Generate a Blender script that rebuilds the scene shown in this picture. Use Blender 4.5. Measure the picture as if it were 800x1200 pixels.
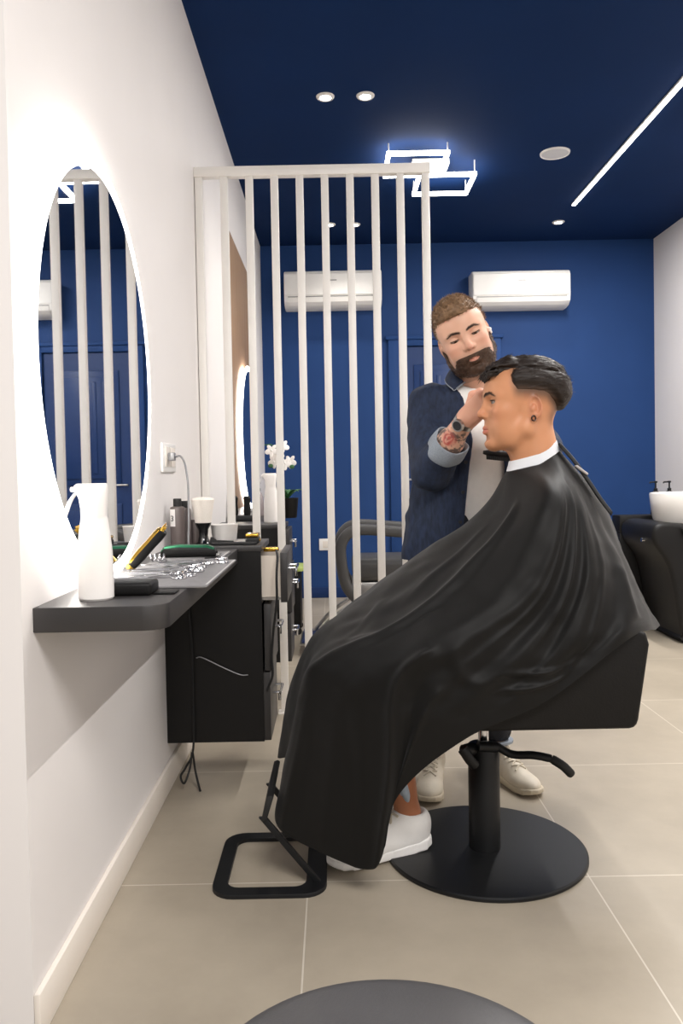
import bpy, bmesh, math, random
import numpy as np
from mathutils import Vector, Matrix
from math import sin, cos, pi, radians, sqrt

for o in list(bpy.data.objects): bpy.data.objects.remove(o)
sc = bpy.context.scene
random.seed(7); RNG = np.random.default_rng(7)

# ------------------------------------------------------------------ camera
FPX = 933.0; PITCH = radians(1.6); ROLL = radians(1.1); EYE = 1.0
SHX, SHY = -9.5, -17.94                      # principal point offset in pixels of an 800x1200 frame
_f = np.array([0, cos(PITCH), -sin(PITCH)]); _r = np.array([1., 0, 0]); _u = np.cross(_r, _f)
CR = cos(ROLL)*_r - sin(ROLL)*_u; CU = cos(ROLL)*_u + sin(ROLL)*_r; CF = _f
C0 = np.array([0, 0, EYE])
def at(x, y, Y=None, X=None, Z=None):
    """world point seen at photo position x, y on the given plane"""
    d = CF + CR*((x-400-SHX)/FPX) - CU*((y-600-SHY)/FPX)
    t = Y/d[1] if Y is not None else X/d[0] if X is not None else (Z-EYE)/d[2]
    return C0 + d*t
cam_d = bpy.data.cameras.new('camera'); cam = bpy.data.objects.new('camera', cam_d)
sc.collection.objects.link(cam); sc.camera = cam
cam_d.sensor_fit = 'VERTICAL'; cam_d.sensor_height = 36; cam_d.sensor_width = 24
cam_d.lens = 36*FPX/1200; cam_d.shift_x = -SHX/1200; cam_d.shift_y = SHY/1200
M = Matrix(((CR[0], CU[0], -CF[0], 0), (CR[1], CU[1], -CF[1], 0), (CR[2], CU[2], -CF[2], EYE), (0, 0, 0, 1)))
cam.matrix_world = M
cam_d.clip_start = .02

# ------------------------------------------------------------------ world, lights, exposure
w = bpy.data.worlds.new('world'); sc.world = w; w.use_nodes = True
w.node_tree.nodes['Background'].inputs[0].default_value = (1, .96, .92, 1)
w.node_tree.nodes['Background'].inputs[1].default_value = .22
sc.view_settings.view_transform = 'Standard'; sc.view_settings.look = 'None'
sc.view_settings.gamma = 1; sc.view_settings.use_curve_mapping = False
sc.view_settings.exposure = 0.22
sc.cycles.use_denoising = True
sc.cycles.max_bounces = 8
sc.cycles.sample_clamp_indirect = 6

def area(name, loc, size, power, col=(1, .96, .915), rot=(0, 0, 0), sy=None):
    l = bpy.data.lights.new(name, 'AREA'); l.size = size; l.energy = power; l.color = col
    if sy: l.shape = 'RECTANGLE'; l.size_y = sy
    o = bpy.data.objects.new(name, l); sc.collection.objects.link(o); o.location = loc; o.rotation_euler = rot
    return o
# light of the ceiling LED line, then two added fill lights behind the camera
_a, _b = at(672, 240, Z=2.83), at(800, 95, Z=2.83); _m = _a+(_b-_a)*1.05; _l = float(np.linalg.norm((_b-_a)[:2])*2.1)
area('ceiling_led_light', (_m[0], _m[1], 2.824), _l, 92, (1, .97, .94), (0, 0, math.atan2(_b[1]-_a[1], _b[0]-_a[0])), .025)
area('added_overhead_fill', (.5, -.6, 2.78), 1.6, 116, (1, .965, .935), (0, 0, 0), 1.2)  # unseen overhead fill, added to brighten surfaces facing the camera
area('added_front_fill', (1.2, -2.2, 1.6), 3.0, 14, (1, .96, .92), (radians(88), 0, radians(8)), 2.2)  # unseen soft fill added from the front, no window there

# ------------------------------------------------------------------ materials
def newmat(name):
    m = bpy.data.materials.new(name); m.use_nodes = True
    return m, m.node_tree, m.node_tree.nodes['Principled BSDF']
def srgb(*c):
    return tuple(((v/255)/12.92 if v/255 <= .04045 else ((v/255+.055)/1.055)**2.4) for v in c) + (1,)
def mat(name, rgb, rough=.5, metal=0, noise=0., nscale=20, bump=0., bscale=200, spec=None, coat=0, sheen=0, stretch=None):
    m, nt, b = newmat(name); c = srgb(*rgb)
    b.inputs['Base Color'].default_value = c; b.inputs['Roughness'].default_value = rough; b.inputs['Metallic'].default_value = metal
    if spec is not None: b.inputs['Specular IOR Level'].default_value = spec
    if coat: b.inputs['Coat Weight'].default_value = coat
    if sheen: b.inputs['Sheen Weight'].default_value = sheen
    tc = nt.nodes.new('ShaderNodeTexCoord'); src = tc.outputs['Object']
    if stretch:
        mp = nt.nodes.new('ShaderNodeMapping'); mp.inputs['Scale'].default_value = stretch
        nt.links.new(src, mp.inputs[0]); src = mp.outputs[0]
    if noise:
        n = nt.nodes.new('ShaderNodeTexNoise'); n.inputs['Scale'].default_value = nscale; n.inputs['Detail'].default_value = 5
        r = nt.nodes.new('ShaderNodeValToRGB')
        r.color_ramp.elements[0].position = .3; r.color_ramp.elements[1].position = .7
        r.color_ramp.elements[0].color = tuple(v*(1-noise) for v in c[:3])+(1,)
        r.color_ramp.elements[1].color = tuple(min(1, v*(1+noise)) for v in c[:3])+(1,)
        nt.links.new(src, n.inputs['Vector']); nt.links.new(n.outputs[0], r.inputs[0]); nt.links.new(r.outputs[0], b.inputs['Base Color'])
    if bump:
        n2 = nt.nodes.new('ShaderNodeTexNoise'); n2.inputs['Scale'].default_value = bscale; n2.inputs['Detail'].default_value = 3
        bp = nt.nodes.new('ShaderNodeBump'); bp.inputs['Strength'].default_value = bump; bp.inputs['Distance'].default_value = .002
        nt.links.new(src, n2.inputs['Vector']); nt.links.new(n2.outputs[0], bp.inputs['Height']); nt.links.new(bp.outputs[0], b.inputs['Normal'])
    return m
def emit(name, col, strength):
    m, nt, b = newmat(name)
    b.inputs['Base Color'].default_value = (.9, .9, .9, 1)
    b.inputs['Emission Color'].default_value = tuple(col)+(1,); b.inputs['Emission Strength'].default_value = strength
    return m
def attr_mat(name, rough=.5, sss=0., bump=0., bscale=300, spec=.5):
    m, nt, b = newmat(name)
    a = nt.nodes.new('ShaderNodeAttribute'); a.attribute_name = 'Col'
    nt.links.new(a.outputs['Color'], b.inputs['Base Color']); b.inputs['Roughness'].default_value = rough
    b.inputs['Specular IOR Level'].default_value = spec
    if sss:
        b.inputs['Subsurface Weight'].default_value = sss; b.inputs['Subsurface Radius'].default_value = (.010, .004, .002)
        b.inputs['Subsurface Scale'].default_value = .5
    if bump:
        tc = nt.nodes.new('ShaderNodeTexCoord')
        n2 = nt.nodes.new('ShaderNodeTexNoise'); n2.inputs['Scale'].default_value = bscale
        bp = nt.nodes.new('ShaderNodeBump'); bp.inputs['Strength'].default_value = bump; bp.inputs['Distance'].default_value = .001
        nt.links.new(tc.outputs['Object'], n2.inputs['Vector']); nt.links.new(n2.outputs[0], bp.inputs['Height']); nt.links.new(bp.outputs[0], b.inputs['Normal'])
    return m

MT = dict(
    wall=mat('white_plaster', (232, 228, 226), .7, noise=.012, nscale=3, bump=.05, bscale=60),
    skirt=mat('white_skirting', (232, 224, 214), .45, noise=.01),
    ceil=mat('navy_ceiling_paint', (13, 40, 82), .8, noise=.05, nscale=2, spec=.12),
    blue=mat('blue_wall_paint', (32, 64, 116), .6, spec=.2, noise=.04, nscale=3),
    bluedoor=mat('blue_door_paint', (22, 50, 98), .4, spec=.3, noise=.04, nscale=5),
    whitemetal=mat('white_powder_coat', (240, 236, 230), .35, noise=.01),
    acw=mat('white_plastic', (240, 238, 234), .3, noise=.01),
    grey=mat('grey_plastic', (150, 148, 146), .4, noise=.02),
    black=mat('black_laminate', (18, 17, 17), .5, spec=.3, noise=.06, nscale=8, bump=.05),
    dark=mat('charcoal_laminate', (50, 48, 48), .42, noise=.05, nscale=10, bump=.04),
    blackmetal=mat('black_powder_coat', (18, 19, 21), .45, spec=.35, noise=.08, nscale=12, bump=.06, bscale=400),
    leather=mat('black_leather', (14, 13, 13), .52, spec=.26, noise=.08, nscale=30, bump=.25, bscale=220),
    greyleather=mat('grey_leather', (66, 65, 65), .45, noise=.06, nscale=18, bump=.2, bscale=200),
    chrome=mat('chrome', (215, 215, 218), .14, 1, noise=.02),
    steel=mat('brushed_steel', (178, 176, 174), .32, 1, noise=.05, nscale=60),
    cream=mat('cream_drawer', (226, 214, 200), .6, noise=.03, nscale=10),
    ceramic=mat('white_ceramic', (240, 236, 230), .12, noise=.01, coat=.6),
    pwhite=mat('milky_plastic', (240, 236, 232), .35, noise=.01),
    gold=mat('gold_metal', (212, 168, 70), .25, 1, noise=.04),
    green=mat('green_anodised', (40, 110, 78), .3, .6, noise=.06, nscale=30),
    greybottle=mat('grey_bottle', (96, 86, 84), .35, noise=.04),
    labelw=mat('white_label', (228, 224, 222), .6, noise=.02),
    ink=mat('black_ink', (30, 30, 34), .6, noise=.02),
    rubber=mat('black_rubber', (22, 22, 23), .6, noise=.08),
    greycable=mat('grey_cable', (140, 140, 142), .35, .3, noise=.03),
    mat_=mat('grey_tool_mat', (124, 122, 123), .5, noise=.05, nscale=40, bump=.1),
    matedge=mat('pale_mat_edge', (186, 184, 182), .5, noise=.03),
    bristle=mat('ivory_bristle', (238, 230, 220), .85, noise=.05, nscale=120, bump=.4, stretch=(6, 6, 1)),
    glass=mat('smoked_glass', (150, 140, 140), .1, noise=.03, coat=.5),
    leaf=mat('orchid_leaf', (52, 98, 54), .45, noise=.15, nscale=30),
    petal=mat('orchid_petal', (244, 240, 236), .6, noise=.02),
    stick=mat('dark_reed', (58, 46, 40), .7, noise=.1),
    reflectblue=mat('painted_blue_reflection', (30, 48, 92), .5, noise=.06),  # footrest plate: blue wall's reflection in the metal, painted as base colour
    limegreen=mat('lime_plastic', (180, 196, 110), .5, noise=.03),
    led=emit('led_white', (1, .97, .92), 9),
    ledframe=emit('led_frame', (1, .97, .92), 14),
    ledring=emit('mirror_led', (1, .97, .93), 6.5),
    ledback=emit('mirror_back_led', (1, .97, .92), 26),
    spot=emit('spot_lens', (1, .97, .93), 26),
    mirror=mat('mirror_silver', (238, 240, 242), .015, 1, noise=.004),
)
# floor: large beige porcelain tiles with pale grout, slightly clouded
def floor_mat():
    m, nt, b = newmat('beige_porcelain_tile'); N = nt.nodes; L = nt.links
    tc = N.new('ShaderNodeTexCoord')
    mp = N.new('ShaderNodeMapping'); mp.inputs['Location'].default_value = (.08/.69, -1.93/.74, 0)
    mp.inputs['Scale'].default_value = (1/.69, 1/.74, 1)
    L.new(tc.outputs['Object'], mp.inputs[0])
    br = N.new('ShaderNodeTexBrick'); br.offset = 0; br.inputs['Scale'].default_value = 1
    br.inputs['Brick Width'].default_value = 1; br.inputs['Row Height'].default_value = 1
    br.inputs['Mortar Size'].default_value = .0028; br.inputs['Mortar Smooth'].default_value = .1
    br.inputs['Color1'].default_value = srgb(186, 175, 158); br.inputs['Color2'].default_value = srgb(182, 171, 154)
    br.inputs['Mortar'].default_value = srgb(222, 214, 200)
    L.new(mp.outputs[0], br.inputs['Vector'])
    n = N.new('ShaderNodeTexNoise'); n.inputs['Scale'].default_value = 1.6; n.inputs['Detail'].default_value = 10; n.inputs['Roughness'].default_value = .62
    L.new(tc.outputs['Object'], n.inputs['Vector'])
    r = N.new('ShaderNodeValToRGB'); r.color_ramp.elements[0].position = .3; r.color_ramp.elements[1].position = .72
    r.color_ramp.elements[0].color = (.70, .69, .675, 1); r.color_ramp.elements[1].color = (1.0, 1.0, .99, 1)
    L.new(n.outputs[0], r.inputs[0])
    mx = N.new('ShaderNodeMix'); mx.data_type = 'RGBA'; mx.blend_type = 'MULTIPLY'; mx.inputs[0].default_value = 1
    L.new(br.outputs['Color'], mx.inputs[6]); L.new(r.outputs[0], mx.inputs[7]); L.new(mx.outputs[2], b.inputs['Base Color'])
    b.inputs['Roughness'].default_value = .38; b.inputs['Specular IOR Level'].default_value = .4
    bp = N.new('ShaderNodeBump'); bp.inputs['Strength'].default_value = .08; bp.inputs['Distance'].default_value = .002; bp.invert = True
    L.new(br.outputs['Fac'], bp.inputs['Height']); L.new(bp.outputs[0], b.inputs['Normal'])
    return m
def wood_mat():
    m, nt, b = newmat('oak_slats'); N = nt.nodes; L = nt.links
    tc = N.new('ShaderNodeTexCoord')
    mp = N.new('ShaderNodeMapping'); mp.inputs['Scale'].default_value = (40, 40, 1.5); L.new(tc.outputs['Object'], mp.inputs[0])
    n = N.new('ShaderNodeTexNoise'); n.inputs['Scale'].default_value = 1.2; n.inputs['Detail'].default_value = 6; L.new(mp.outputs[0], n.inputs['Vector'])
    r = N.new('ShaderNodeValToRGB'); r.color_ramp.elements[0].color = srgb(118, 90, 68); r.color_ramp.elements[1].color = srgb(176, 144, 114)
    L.new(n.outputs[0], r.inputs[0]); L.new(r.outputs[0], b.inputs['Base Color']); b.inputs['Roughness'].default_value = .55
    return m
MT['floor'] = floor_mat(); MT['oak'] = wood_mat()

# ------------------------------------------------------------------ mesh helpers
LOC = {}
class MB:
    def __init__(s): s.bm = bmesh.new()
    def _merge(s, other, mtx=None):
        me = bpy.data.meshes.new('tmp'); other.to_mesh(me); other.free()
        if mtx is not None: me.transform(mtx)
        s.bm.from_mesh(me); bpy.data.meshes.remove(me); return s
    def box(s, a, b, bevel=0, seg=2, mtx=None):
        t = bmesh.new(); bmesh.ops.create_cube(t, size=1)
        a = np.minimum(a, b), np.maximum(a, b)
        c = (a[0]+a[1])/2; d = a[1]-a[0]
        for v in t.verts: v.co = Vector((v.co.x*d[0]+c[0], v.co.y*d[1]+c[1], v.co.z*d[2]+c[2]))
        if bevel: bmesh.ops.bevel(t, geom=list(t.edges), offset=min(bevel, .49*min(d)), segments=seg, profile=.5, affect='EDGES')
        return s._merge(t, mtx)
    def tube(s, pts, r, seg=12, cap=True, closed=False):
        pts = [Vector(p) for p in pts]; n = len(pts)
        rs = r if hasattr(r, '__len__') else [r]*n
        t = bmesh.new(); rings = []; prev = None
        for i, p in enumerate(pts):
            if closed: d = pts[(i+1) % n]-pts[i-1]
            else: d = pts[min(i+1, n-1)]-pts[max(i-1, 0)]
            d.normalize()
            if prev is None:
                a = Vector((0, 0, 1)) if abs(d.z) < .9 else Vector((1, 0, 0)); x = d.cross(a).normalized()
            else: x = (prev-d*prev.dot(d)).normalized()
            prev = x; y = d.cross(x)
            rings.append([t.verts.new(p+(x*cos(2*pi*k/seg)+y*sin(2*pi*k/seg))*rs[i]) for k in range(seg)])
        for i in range(n if closed else n-1):
            A, B = rings[i], rings[(i+1) % n]
            for k in range(seg): t.faces.new((A[k], A[(k+1) % seg], B[(k+1) % seg], B[k]))
        if cap and not closed: t.faces.new(rings[0][::-1]); t.faces.new(rings[-1])
        return s._merge(t)
    def cyl(s, p0, p1, r0, r1=None, seg=32):
        return s.tube([p0, p1], [r0, r0 if r1 is None else r1], seg)
    def lathe(s, prof, loc=(0, 0, 0), seg=40, sx=1, sy=1):
        t = bmesh.new(); rings = []
        for r, z in prof:
            rings.append([t.verts.new((loc[0]+r*sx*cos(2*pi*k/seg), loc[1]+r*sy*sin(2*pi*k/seg), loc[2]+z)) for k in range(seg)] if r > 1e-5 else [t.verts.new((loc[0], loc[1], loc[2]+z))])
        for A, B in zip(rings, rings[1:]):
            for k in range(seg):
                k2 = (k+1) % seg
                if len(A) == 1 and len(B) == 1: continue
                if len(A) == 1: t.faces.new((A[0], B[k2], B[k]))
                elif len(B) == 1: t.faces.new((A[k], A[k2], B[0]))
                else: t.faces.new((A[k], A[k2], B[k2], B[k]))
        if len(rings[0]) > 1: t.faces.new(rings[0][::-1])
        if len(rings[-1]) > 1: t.faces.new(rings[-1])
        return s._merge(t)
    def prism(s, poly, axis, a, b, bevel=0, seg=2):
        """2D outline extruded along axis from a to b; the outline's coordinates are the other two axes in order"""
        t = bmesh.new()
        def P(u, v, h):
            return Vector((h, u, v)) if axis == 'x' else Vector((u, h, v)) if axis == 'y' else Vector((u, v, h))
        A = [t.verts.new(P(u, v, a)) for u, v in poly]; B = [t.verts.new(P(u, v, b)) for u, v in poly]
        n = len(poly)
        fa = t.faces.new(A[::-1]); fb = t.faces.new(B)
        for i in range(n): t.faces.new((A[i], A[(i+1) % n], B[(i+1) % n], B[i]))
        bmesh.ops.recalc_face_normals(t, faces=t.faces)
        if bevel:
            es = list(set(list(fa.edges)+list(fb.edges)))
            bmesh.ops.bevel(t, geom=es, offset=bevel, segments=seg, profile=.5, affect='EDGES')
        return s._merge(t)
    def ball(s, c, r, seg=24, mtx=None):
        t = bmesh.new(); bmesh.ops.create_uvsphere(t, u_segments=seg, v_segments=seg//2, radius=1)
        r = r if hasattr(r, '__len__') else (r, r, r)
        for v in t.verts: v.co = Vector((v.co.x*r[0], v.co.y*r[1], v.co.z*r[2]))
        if mtx is not None: bmesh.ops.transform(t, matrix=mtx, verts=t.verts)
        for v in t.verts: v.co += Vector(c)
        return s._merge(t)
    def grid(s, P, closed_u=False, cap=False):
        P = np.asarray(P); nu, nv = P.shape[:2]; t = bmesh.new()
        V = [[t.verts.new(P[i, j]) for j in range(nv)] for i in range(nu)]
        for i in range(nu if closed_u else nu-1):
            for j in range(nv-1): t.faces.new((V[i][j], V[(i+1) % nu][j], V[(i+1) % nu][j+1], V[i][j+1]))
        return s._merge(t)
def link_mesh(name, me, material, parent=None, loc=None):
    o = bpy.data.objects.new(name, me); sc.collection.objects.link(o)
    if material is not None: me.materials.append(material)
    if parent is not None:
        base = LOC.get(parent.name, (0, 0, 0)); me.transform(Matrix.Translation(-Vector(base))); o.parent = parent; LOC[o.name] = base
    elif loc is not None:
        me.transform(Matrix.Translation(-Vector(loc))); o.location = loc; LOC[o.name] = tuple(loc)
    return o
def obj(name, mb, material, parent=None, loc=None, smooth=True, angle=35):
    bm = mb.bm; bmesh.ops.remove_doubles(bm, verts=bm.verts, dist=1e-6); bmesh.ops.recalc_face_normals(bm, faces=bm.faces)
    me = bpy.data.meshes.new(name); bm.to_mesh(me); bm.free()
    if parent is None and loc is None:
        co = np.empty(len(me.vertices)*3); me.vertices.foreach_get('co', co); co = co.reshape(-1, 3)
        mn, mx = co.min(0), co.max(0); loc = ((mn[0]+mx[0])/2, (mn[1]+mx[1])/2, mn[2])
    o = link_mesh(name, me, material, parent, loc)
    if smooth:
        me.polygons.foreach_set('use_smooth', [True]*len(me.polygons))
        try: me.set_sharp_from_angle(angle=radians(angle))
        except Exception: pass
    return o
def tag(o, label, cat=None, group=None):
    if label: o['label'] = label
    if cat: o['category'] = cat
    if group: o['group'] = group
    return o
def thing(name, label, cat, loc, group=None):
    o = bpy.data.objects.new(name, None); sc.collection.objects.link(o); o.location = loc; o.empty_display_size = .05
    LOC[o.name] = tuple(loc); return tag(o, label, cat, group)
def struct(name, mb, material, **k):
    o = obj(name, mb, material, **k); o['kind'] = 'structure'; return o
def dup(root, loc, label=None):
    r = root.copy(); sc.collection.objects.link(r); r.location = loc
    if label: r['label'] = label
    for ch in list(root.children):
        c = ch.copy(); sc.collection.objects.link(c); c.parent = r
        for g in list(ch.children):
            d = g.copy(); sc.collection.objects.link(d); d.parent = c
    return r
def rrect(x0, y0, x1, y1, r, n=6):
    pts = []
    for cx, cy, a in ((x1-r, y1-r, 0), (x0+r, y1-r, 90), (x0+r, y0+r, 180), (x1-r, y0+r, 270)):
        for k in range(n+1):
            t = radians(a+90*k/n); pts.append((cx+r*cos(t), cy+r*sin(t)))
    return pts
def spline(pts, n=8, closed=False):
    P = [np.array(p, float) for p in pts]; m = len(P); out = []
    for i in range(m if closed else m-1):
        p0 = P[i-1] if (i > 0 or closed) else 2*P[0]-P[1]
        p1 = P[i]; p2 = P[(i+1) % m]; p3 = P[(i+2) % m] if (i+2 < m or closed) else 2*P[-1]-P[-2]
        for k in range(n):
            t = k/n
            out.append(.5*((2*p1)+(-p0+p2)*t+(2*p0-5*p1+4*p2-p3)*t*t+(-p0+3*p1-3*p2+p3)*t**3))
    if not closed: out.append(P[-1])
    return out
def text_mesh(body, size, mtx, depth=.0006):
    cu = bpy.data.curves.new('txt', 'FONT'); cu.body = body; cu.size = size; cu.extrude = depth; cu.align_x = 'CENTER'; cu.align_y = 'CENTER'
    o = bpy.data.objects.new('txt', cu); sc.collection.objects.link(o)
    dg = bpy.context.evaluated_depsgraph_get(); me = bpy.data.meshes.new_from_object(o.evaluated_get(dg))
    bpy.data.objects.remove(o); bpy.data.curves.remove(cu)
    me.transform(mtx); mb = MB(); mb.bm.from_mesh(me); bpy.data.meshes.remove(me); return mb

# ------------------------------------------------------------------ room shell
XL, XR, YB, YC, ZC = -.55, 2.61, 6.45, 1.39, 2.843
struct('floor', MB().box((-3, -3, -.1), (XR+.1, YB+.1, 0)), MT['floor'], loc=(0, 0, 0))
struct('ceiling', MB().box((-3, -3, ZC), (XR+.1, YB+.1, ZC+.1)), MT['ceil'])
struct('wall_left', MB().box((-.75, YC, 0), (XL, YB+.1, ZC)), MT['wall'])
struct('wall_front_return', MB().box((-3, YC, 0), (-.75, YC+.2, ZC)), MT['wall'])
struct('wall_back', MB().box((XL, YB, 0), (XR, YB+.1, ZC)), MT['blue'])
struct('wall_right', MB().box((XR, -3, 0), (XR+.1, YB+.1, ZC)), MT['wall'])
struct('baseboard_left', MB().box((XL, YC, 0), (XL+.012, YB, .085), bevel=.003), MT['skirt'])
struct('baseboard_back', MB().box((XL+.012, YB-.012, 0), (XR, YB, .085), bevel=.003), MT['bluedoor'])
struct('baseboard_right', MB().box((XR-.012, -3, 0), (XR, YB-.012, .085), bevel=.003), MT['skirt'])

# door in the back wall
dl, dr = at(457, 560, Y=YB)[0], at(588, 560, Y=YB)[0]; dz = at(520, 398, Y=YB)[2]
dt = struct('door_1', MB().box((dl+.11, YB-.022, .005), (dr-.11, YB, dz-.06)), MT['bluedoor'])
fm = MB()
fm.box((dl, YB-.035, 0), (dl+.09, YB, dz), .006); fm.box((dr-.09, YB-.035, 0), (dr, YB, dz), .006); fm.box((dl+.09, YB-.035, dz-.05), (dr-.09, YB, dz), .006)
fm.box((dl-.02, YB-.045, dz), (dr+.02, YB, dz+.03), .006)
obj('door_frame', fm, MT['blue'], dt)
for z0, z1 in ((.14, .80), (.95, dz-.20)):
    p = MB(); x0, x1 = dl+.2, dr-.2
    p.box((x0, YB-.034, z0), (x1, YB-.022, z1), .008)
    p.box((x0+.05, YB-.044, z0+.05), (x1-.05, YB-.03, z1-.05), .008)
    for k in range(3):
        p.box((x0+.09+k*.09, YB-.05, z0+.09), (x0+.13+k*.09, YB-.04, z1-.09), .006)
    obj('door_panel', p, MT['bluedoor'], dt)
hp = at(480, 562, Y=YB-.06); h = MB()
h.cyl((hp[0], YB, hp[2]), (hp[0], YB-.02, hp[2]), .024); h.cyl((hp[0], YB-.02, hp[2]), (hp[0], YB-.055, hp[2]), .009)
h.tube([(hp[0]-.005, YB-.055, hp[2]), (hp[0]+.085, YB-.055, hp[2])], .009)
obj('door_handle', h, MT['steel'], dt)

# ------------------------------------------------------------------ ceiling fittings
def downlight(px, py, label, power=6):
    p = at(px, py, Z=ZC)
    t = thing('ceiling_spotlight', label, 'ceiling light', (p[0], p[1], ZC), 'recessed ceiling spotlights')
    obj('trim_ring', MB().lathe([(.026, -.001), (.028, -.008), (.040, -.008), (.044, -.004), (.045, 0)], (p[0], p[1], ZC)), MT['whitemetal'], t)
    obj('lens', MB().lathe([(0, -.009), (.018, -.009), (.026, -.006), (.026, -.001), (0, -.001)], (p[0], p[1], ZC)), MT['spot'], t)
    l = bpy.data.lights.new('spot_beam', 'SPOT'); l.energy = power; l.spot_size = radians(100); l.spot_blend = .8; l.shadow_soft_size = .03; l.color = (1, .95, .88)
    o = bpy.data.objects.new('spot_beam', l); sc.collection.objects.link(o); o.parent = t; o.location = (0, 0, -.02)
    return t
downlight(381, 113, 'recessed ceiling spotlight above the white slatted screen, left one of the bright near pair', 22)
downlight(428, 112, 'recessed ceiling spotlight above the white slatted screen, right one of the bright near pair', 22)
downlight(386, 263, 'small far ceiling spotlight seen between screen bars, left one of the far pair', 12)
downlight(415, 263, 'small far ceiling spotlight seen between screen bars, right one of the far pair', 12)
downlight(654, 260, 'single small ceiling spotlight above the right air conditioner', 12)
p = at(650, 179, Z=ZC)
t = thing('ceiling_speaker', 'flat round white ceiling speaker beside the LED light line', 'speaker', (p[0], p[1], ZC))
obj('rim', MB().lathe([(.075, -.001), (.077, -.009), (.084, -.009), (.086, 0)], (p[0], p[1], ZC)), MT['acw'], t)
obj('grille', MB().lathe([(0, -.008), (.05, -.0078), (.077, -.006), (.077, -.001), (0, -.001)], (p[0], p[1], ZC)), mat('speaker_grille', (205, 205, 208), .6, bump=.5, bscale=900), t)
# LED line
a_ = at(672, 240, Z=ZC-.01); b_ = at(800, 95, Z=ZC-.01); d_ = b_-a_; e_ = a_+d_*2.1
t = thing('linear_ceiling_light', 'long thin white LED line running along the navy ceiling', 'ceiling light', (a_[0], a_[1], ZC))
ang = math.atan2(d_[1], d_[0]); Ln = float(np.linalg.norm((e_-a_)[:2]))
mt = Matrix.Translation((a_[0], a_[1], ZC)) @ Matrix.Rotation(ang, 4, 'Z')
obj('profile', MB().box((-.004, -.016, -.012), (Ln, .016, 0), .002, mtx=mt), MT['whitemetal'], t)
obj('diffuser', MB().box((0, -.0125, -.016), (Ln-.004, .0125, -.0115), mtx=mt), MT['led'], t)
# double square pendant
t = thing('square_frame_ceiling_light', 'ceiling light of two overlapping glowing square frames behind the slatted screen', 'ceiling light', (.6, 4.8, ZC))
zf = 2.765
for (x0, x1, y0, y1, dzz) in ((.345, .675, 4.50, 4.83, .02), (.545, .872, 4.76, 5.08, -.005)):
    g = MB(); q = .011; zz = zf+dzz
    g.box((x0-q, y0-q, zz-.011), (x1+q, y0+q, zz+.011), .003); g.box((x0-q, y1-q, zz-.011), (x1+q, y1+q, zz+.011), .003)
    g.box((x0-q, y0+q, zz-.011), (x0+q, y1-q, zz+.011), .003); g.box((x1-q, y0+q, zz-.011), (x1+q, y1-q, zz+.011), .003)
    obj('light_frame', g, MT['ledframe'], t)
    for xx in (x0, x1):
        for yy in (y0, y1): obj('standoff', MB().cyl((xx, yy, zz+.011), (xx, yy, ZC), .004, seg=10), MT['whitemetal'], t)
obj('mounting_plate', MB().box((.5, 4.72, ZC-.03), (.72, 4.90, ZC), .004), MT['acw'], t)

# ------------------------------------------------------------------ air conditioners
def aircon(px0, px1, label):
    p0, p1 = at(px0, 321, Y=YB-.1), at(px1, 321, Y=YB-.1); zt = p0[2]+.005; x0, x1 = p0[0], p1[0]; hh = .285
    t = thing('air_conditioner', label, 'air conditioner', ((x0+x1)/2, YB, zt-hh), 'wall air conditioners')
    prof = [(YB, zt), (YB-.15, zt), (YB-.185, zt-.012), (YB-.2, zt-.04), (YB-.2, zt-.20), (YB-.19, zt-.245), (YB-.15, zt-.275), (YB-.08, zt-hh), (YB, zt-hh)]
    obj('body', MB().prism(prof, 'x', x0, x1, .008), MT['acw'], t)
    obj('front_panel', MB().prism([(YB-.2, zt-.03), (YB-.206, zt-.034), (YB-.206, zt-.196), (YB-.2, zt-.2)], 'x', x0+.006, x1-.006, .002), MT['acw'], t)
    f = MB().prism([(YB-.203, zt-.214), (YB-.206, zt-.216), (YB-.196, zt-.25), (YB-.165, zt-.272), (YB-.16, zt-.268), (YB-.19, zt-.246)], 'x', x0+.03, x1-.03, .001)
    obj('louver', f, MT['acw'], t)
    obj('air_slot', MB().box((x0+.03, YB-.204, zt-.212), (x1-.03, YB-.199, zt-.206)), MT['grey'], t)
    obj('badge', MB().box(((x0+x1)/2-.03, YB-.2075, zt-.09), ((x0+x1)/2+.03, YB-.206, zt-.082)), MT['grey'], t)
    return t
aircon(333, 446, 'white wall air conditioner seen through the bars of the slatted screen')
aircon(551, 664, 'white wall air conditioner in clear view above the seated customer')

# ------------------------------------------------------------------ slatted screen
YS = 3.332; ZS = 2.276
t = thing('slatted_screen', 'white slatted metal screen dividing the two barber stations', 'room divider', (0, YS, 0))
xs = np.linspace(XL+.018, .405, 10)
for x in xs:
    obj('bar', MB().box((x-.0155, YS-.0155, .006), (x+.0155, YS+.0155, ZS-.04), .002), MT['whitemetal'], t)
    obj('foot_plate', MB().box((max(x-.028, XL+.0125), YS-.028, 0), (x+.028, YS+.028, .006), .001), MT['whitemetal'], t)
obj('top_rail', MB().box((XL, YS-.02, ZS-.04), (.425, YS+.02, ZS), .002), MT['whitemetal'], t)

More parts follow.
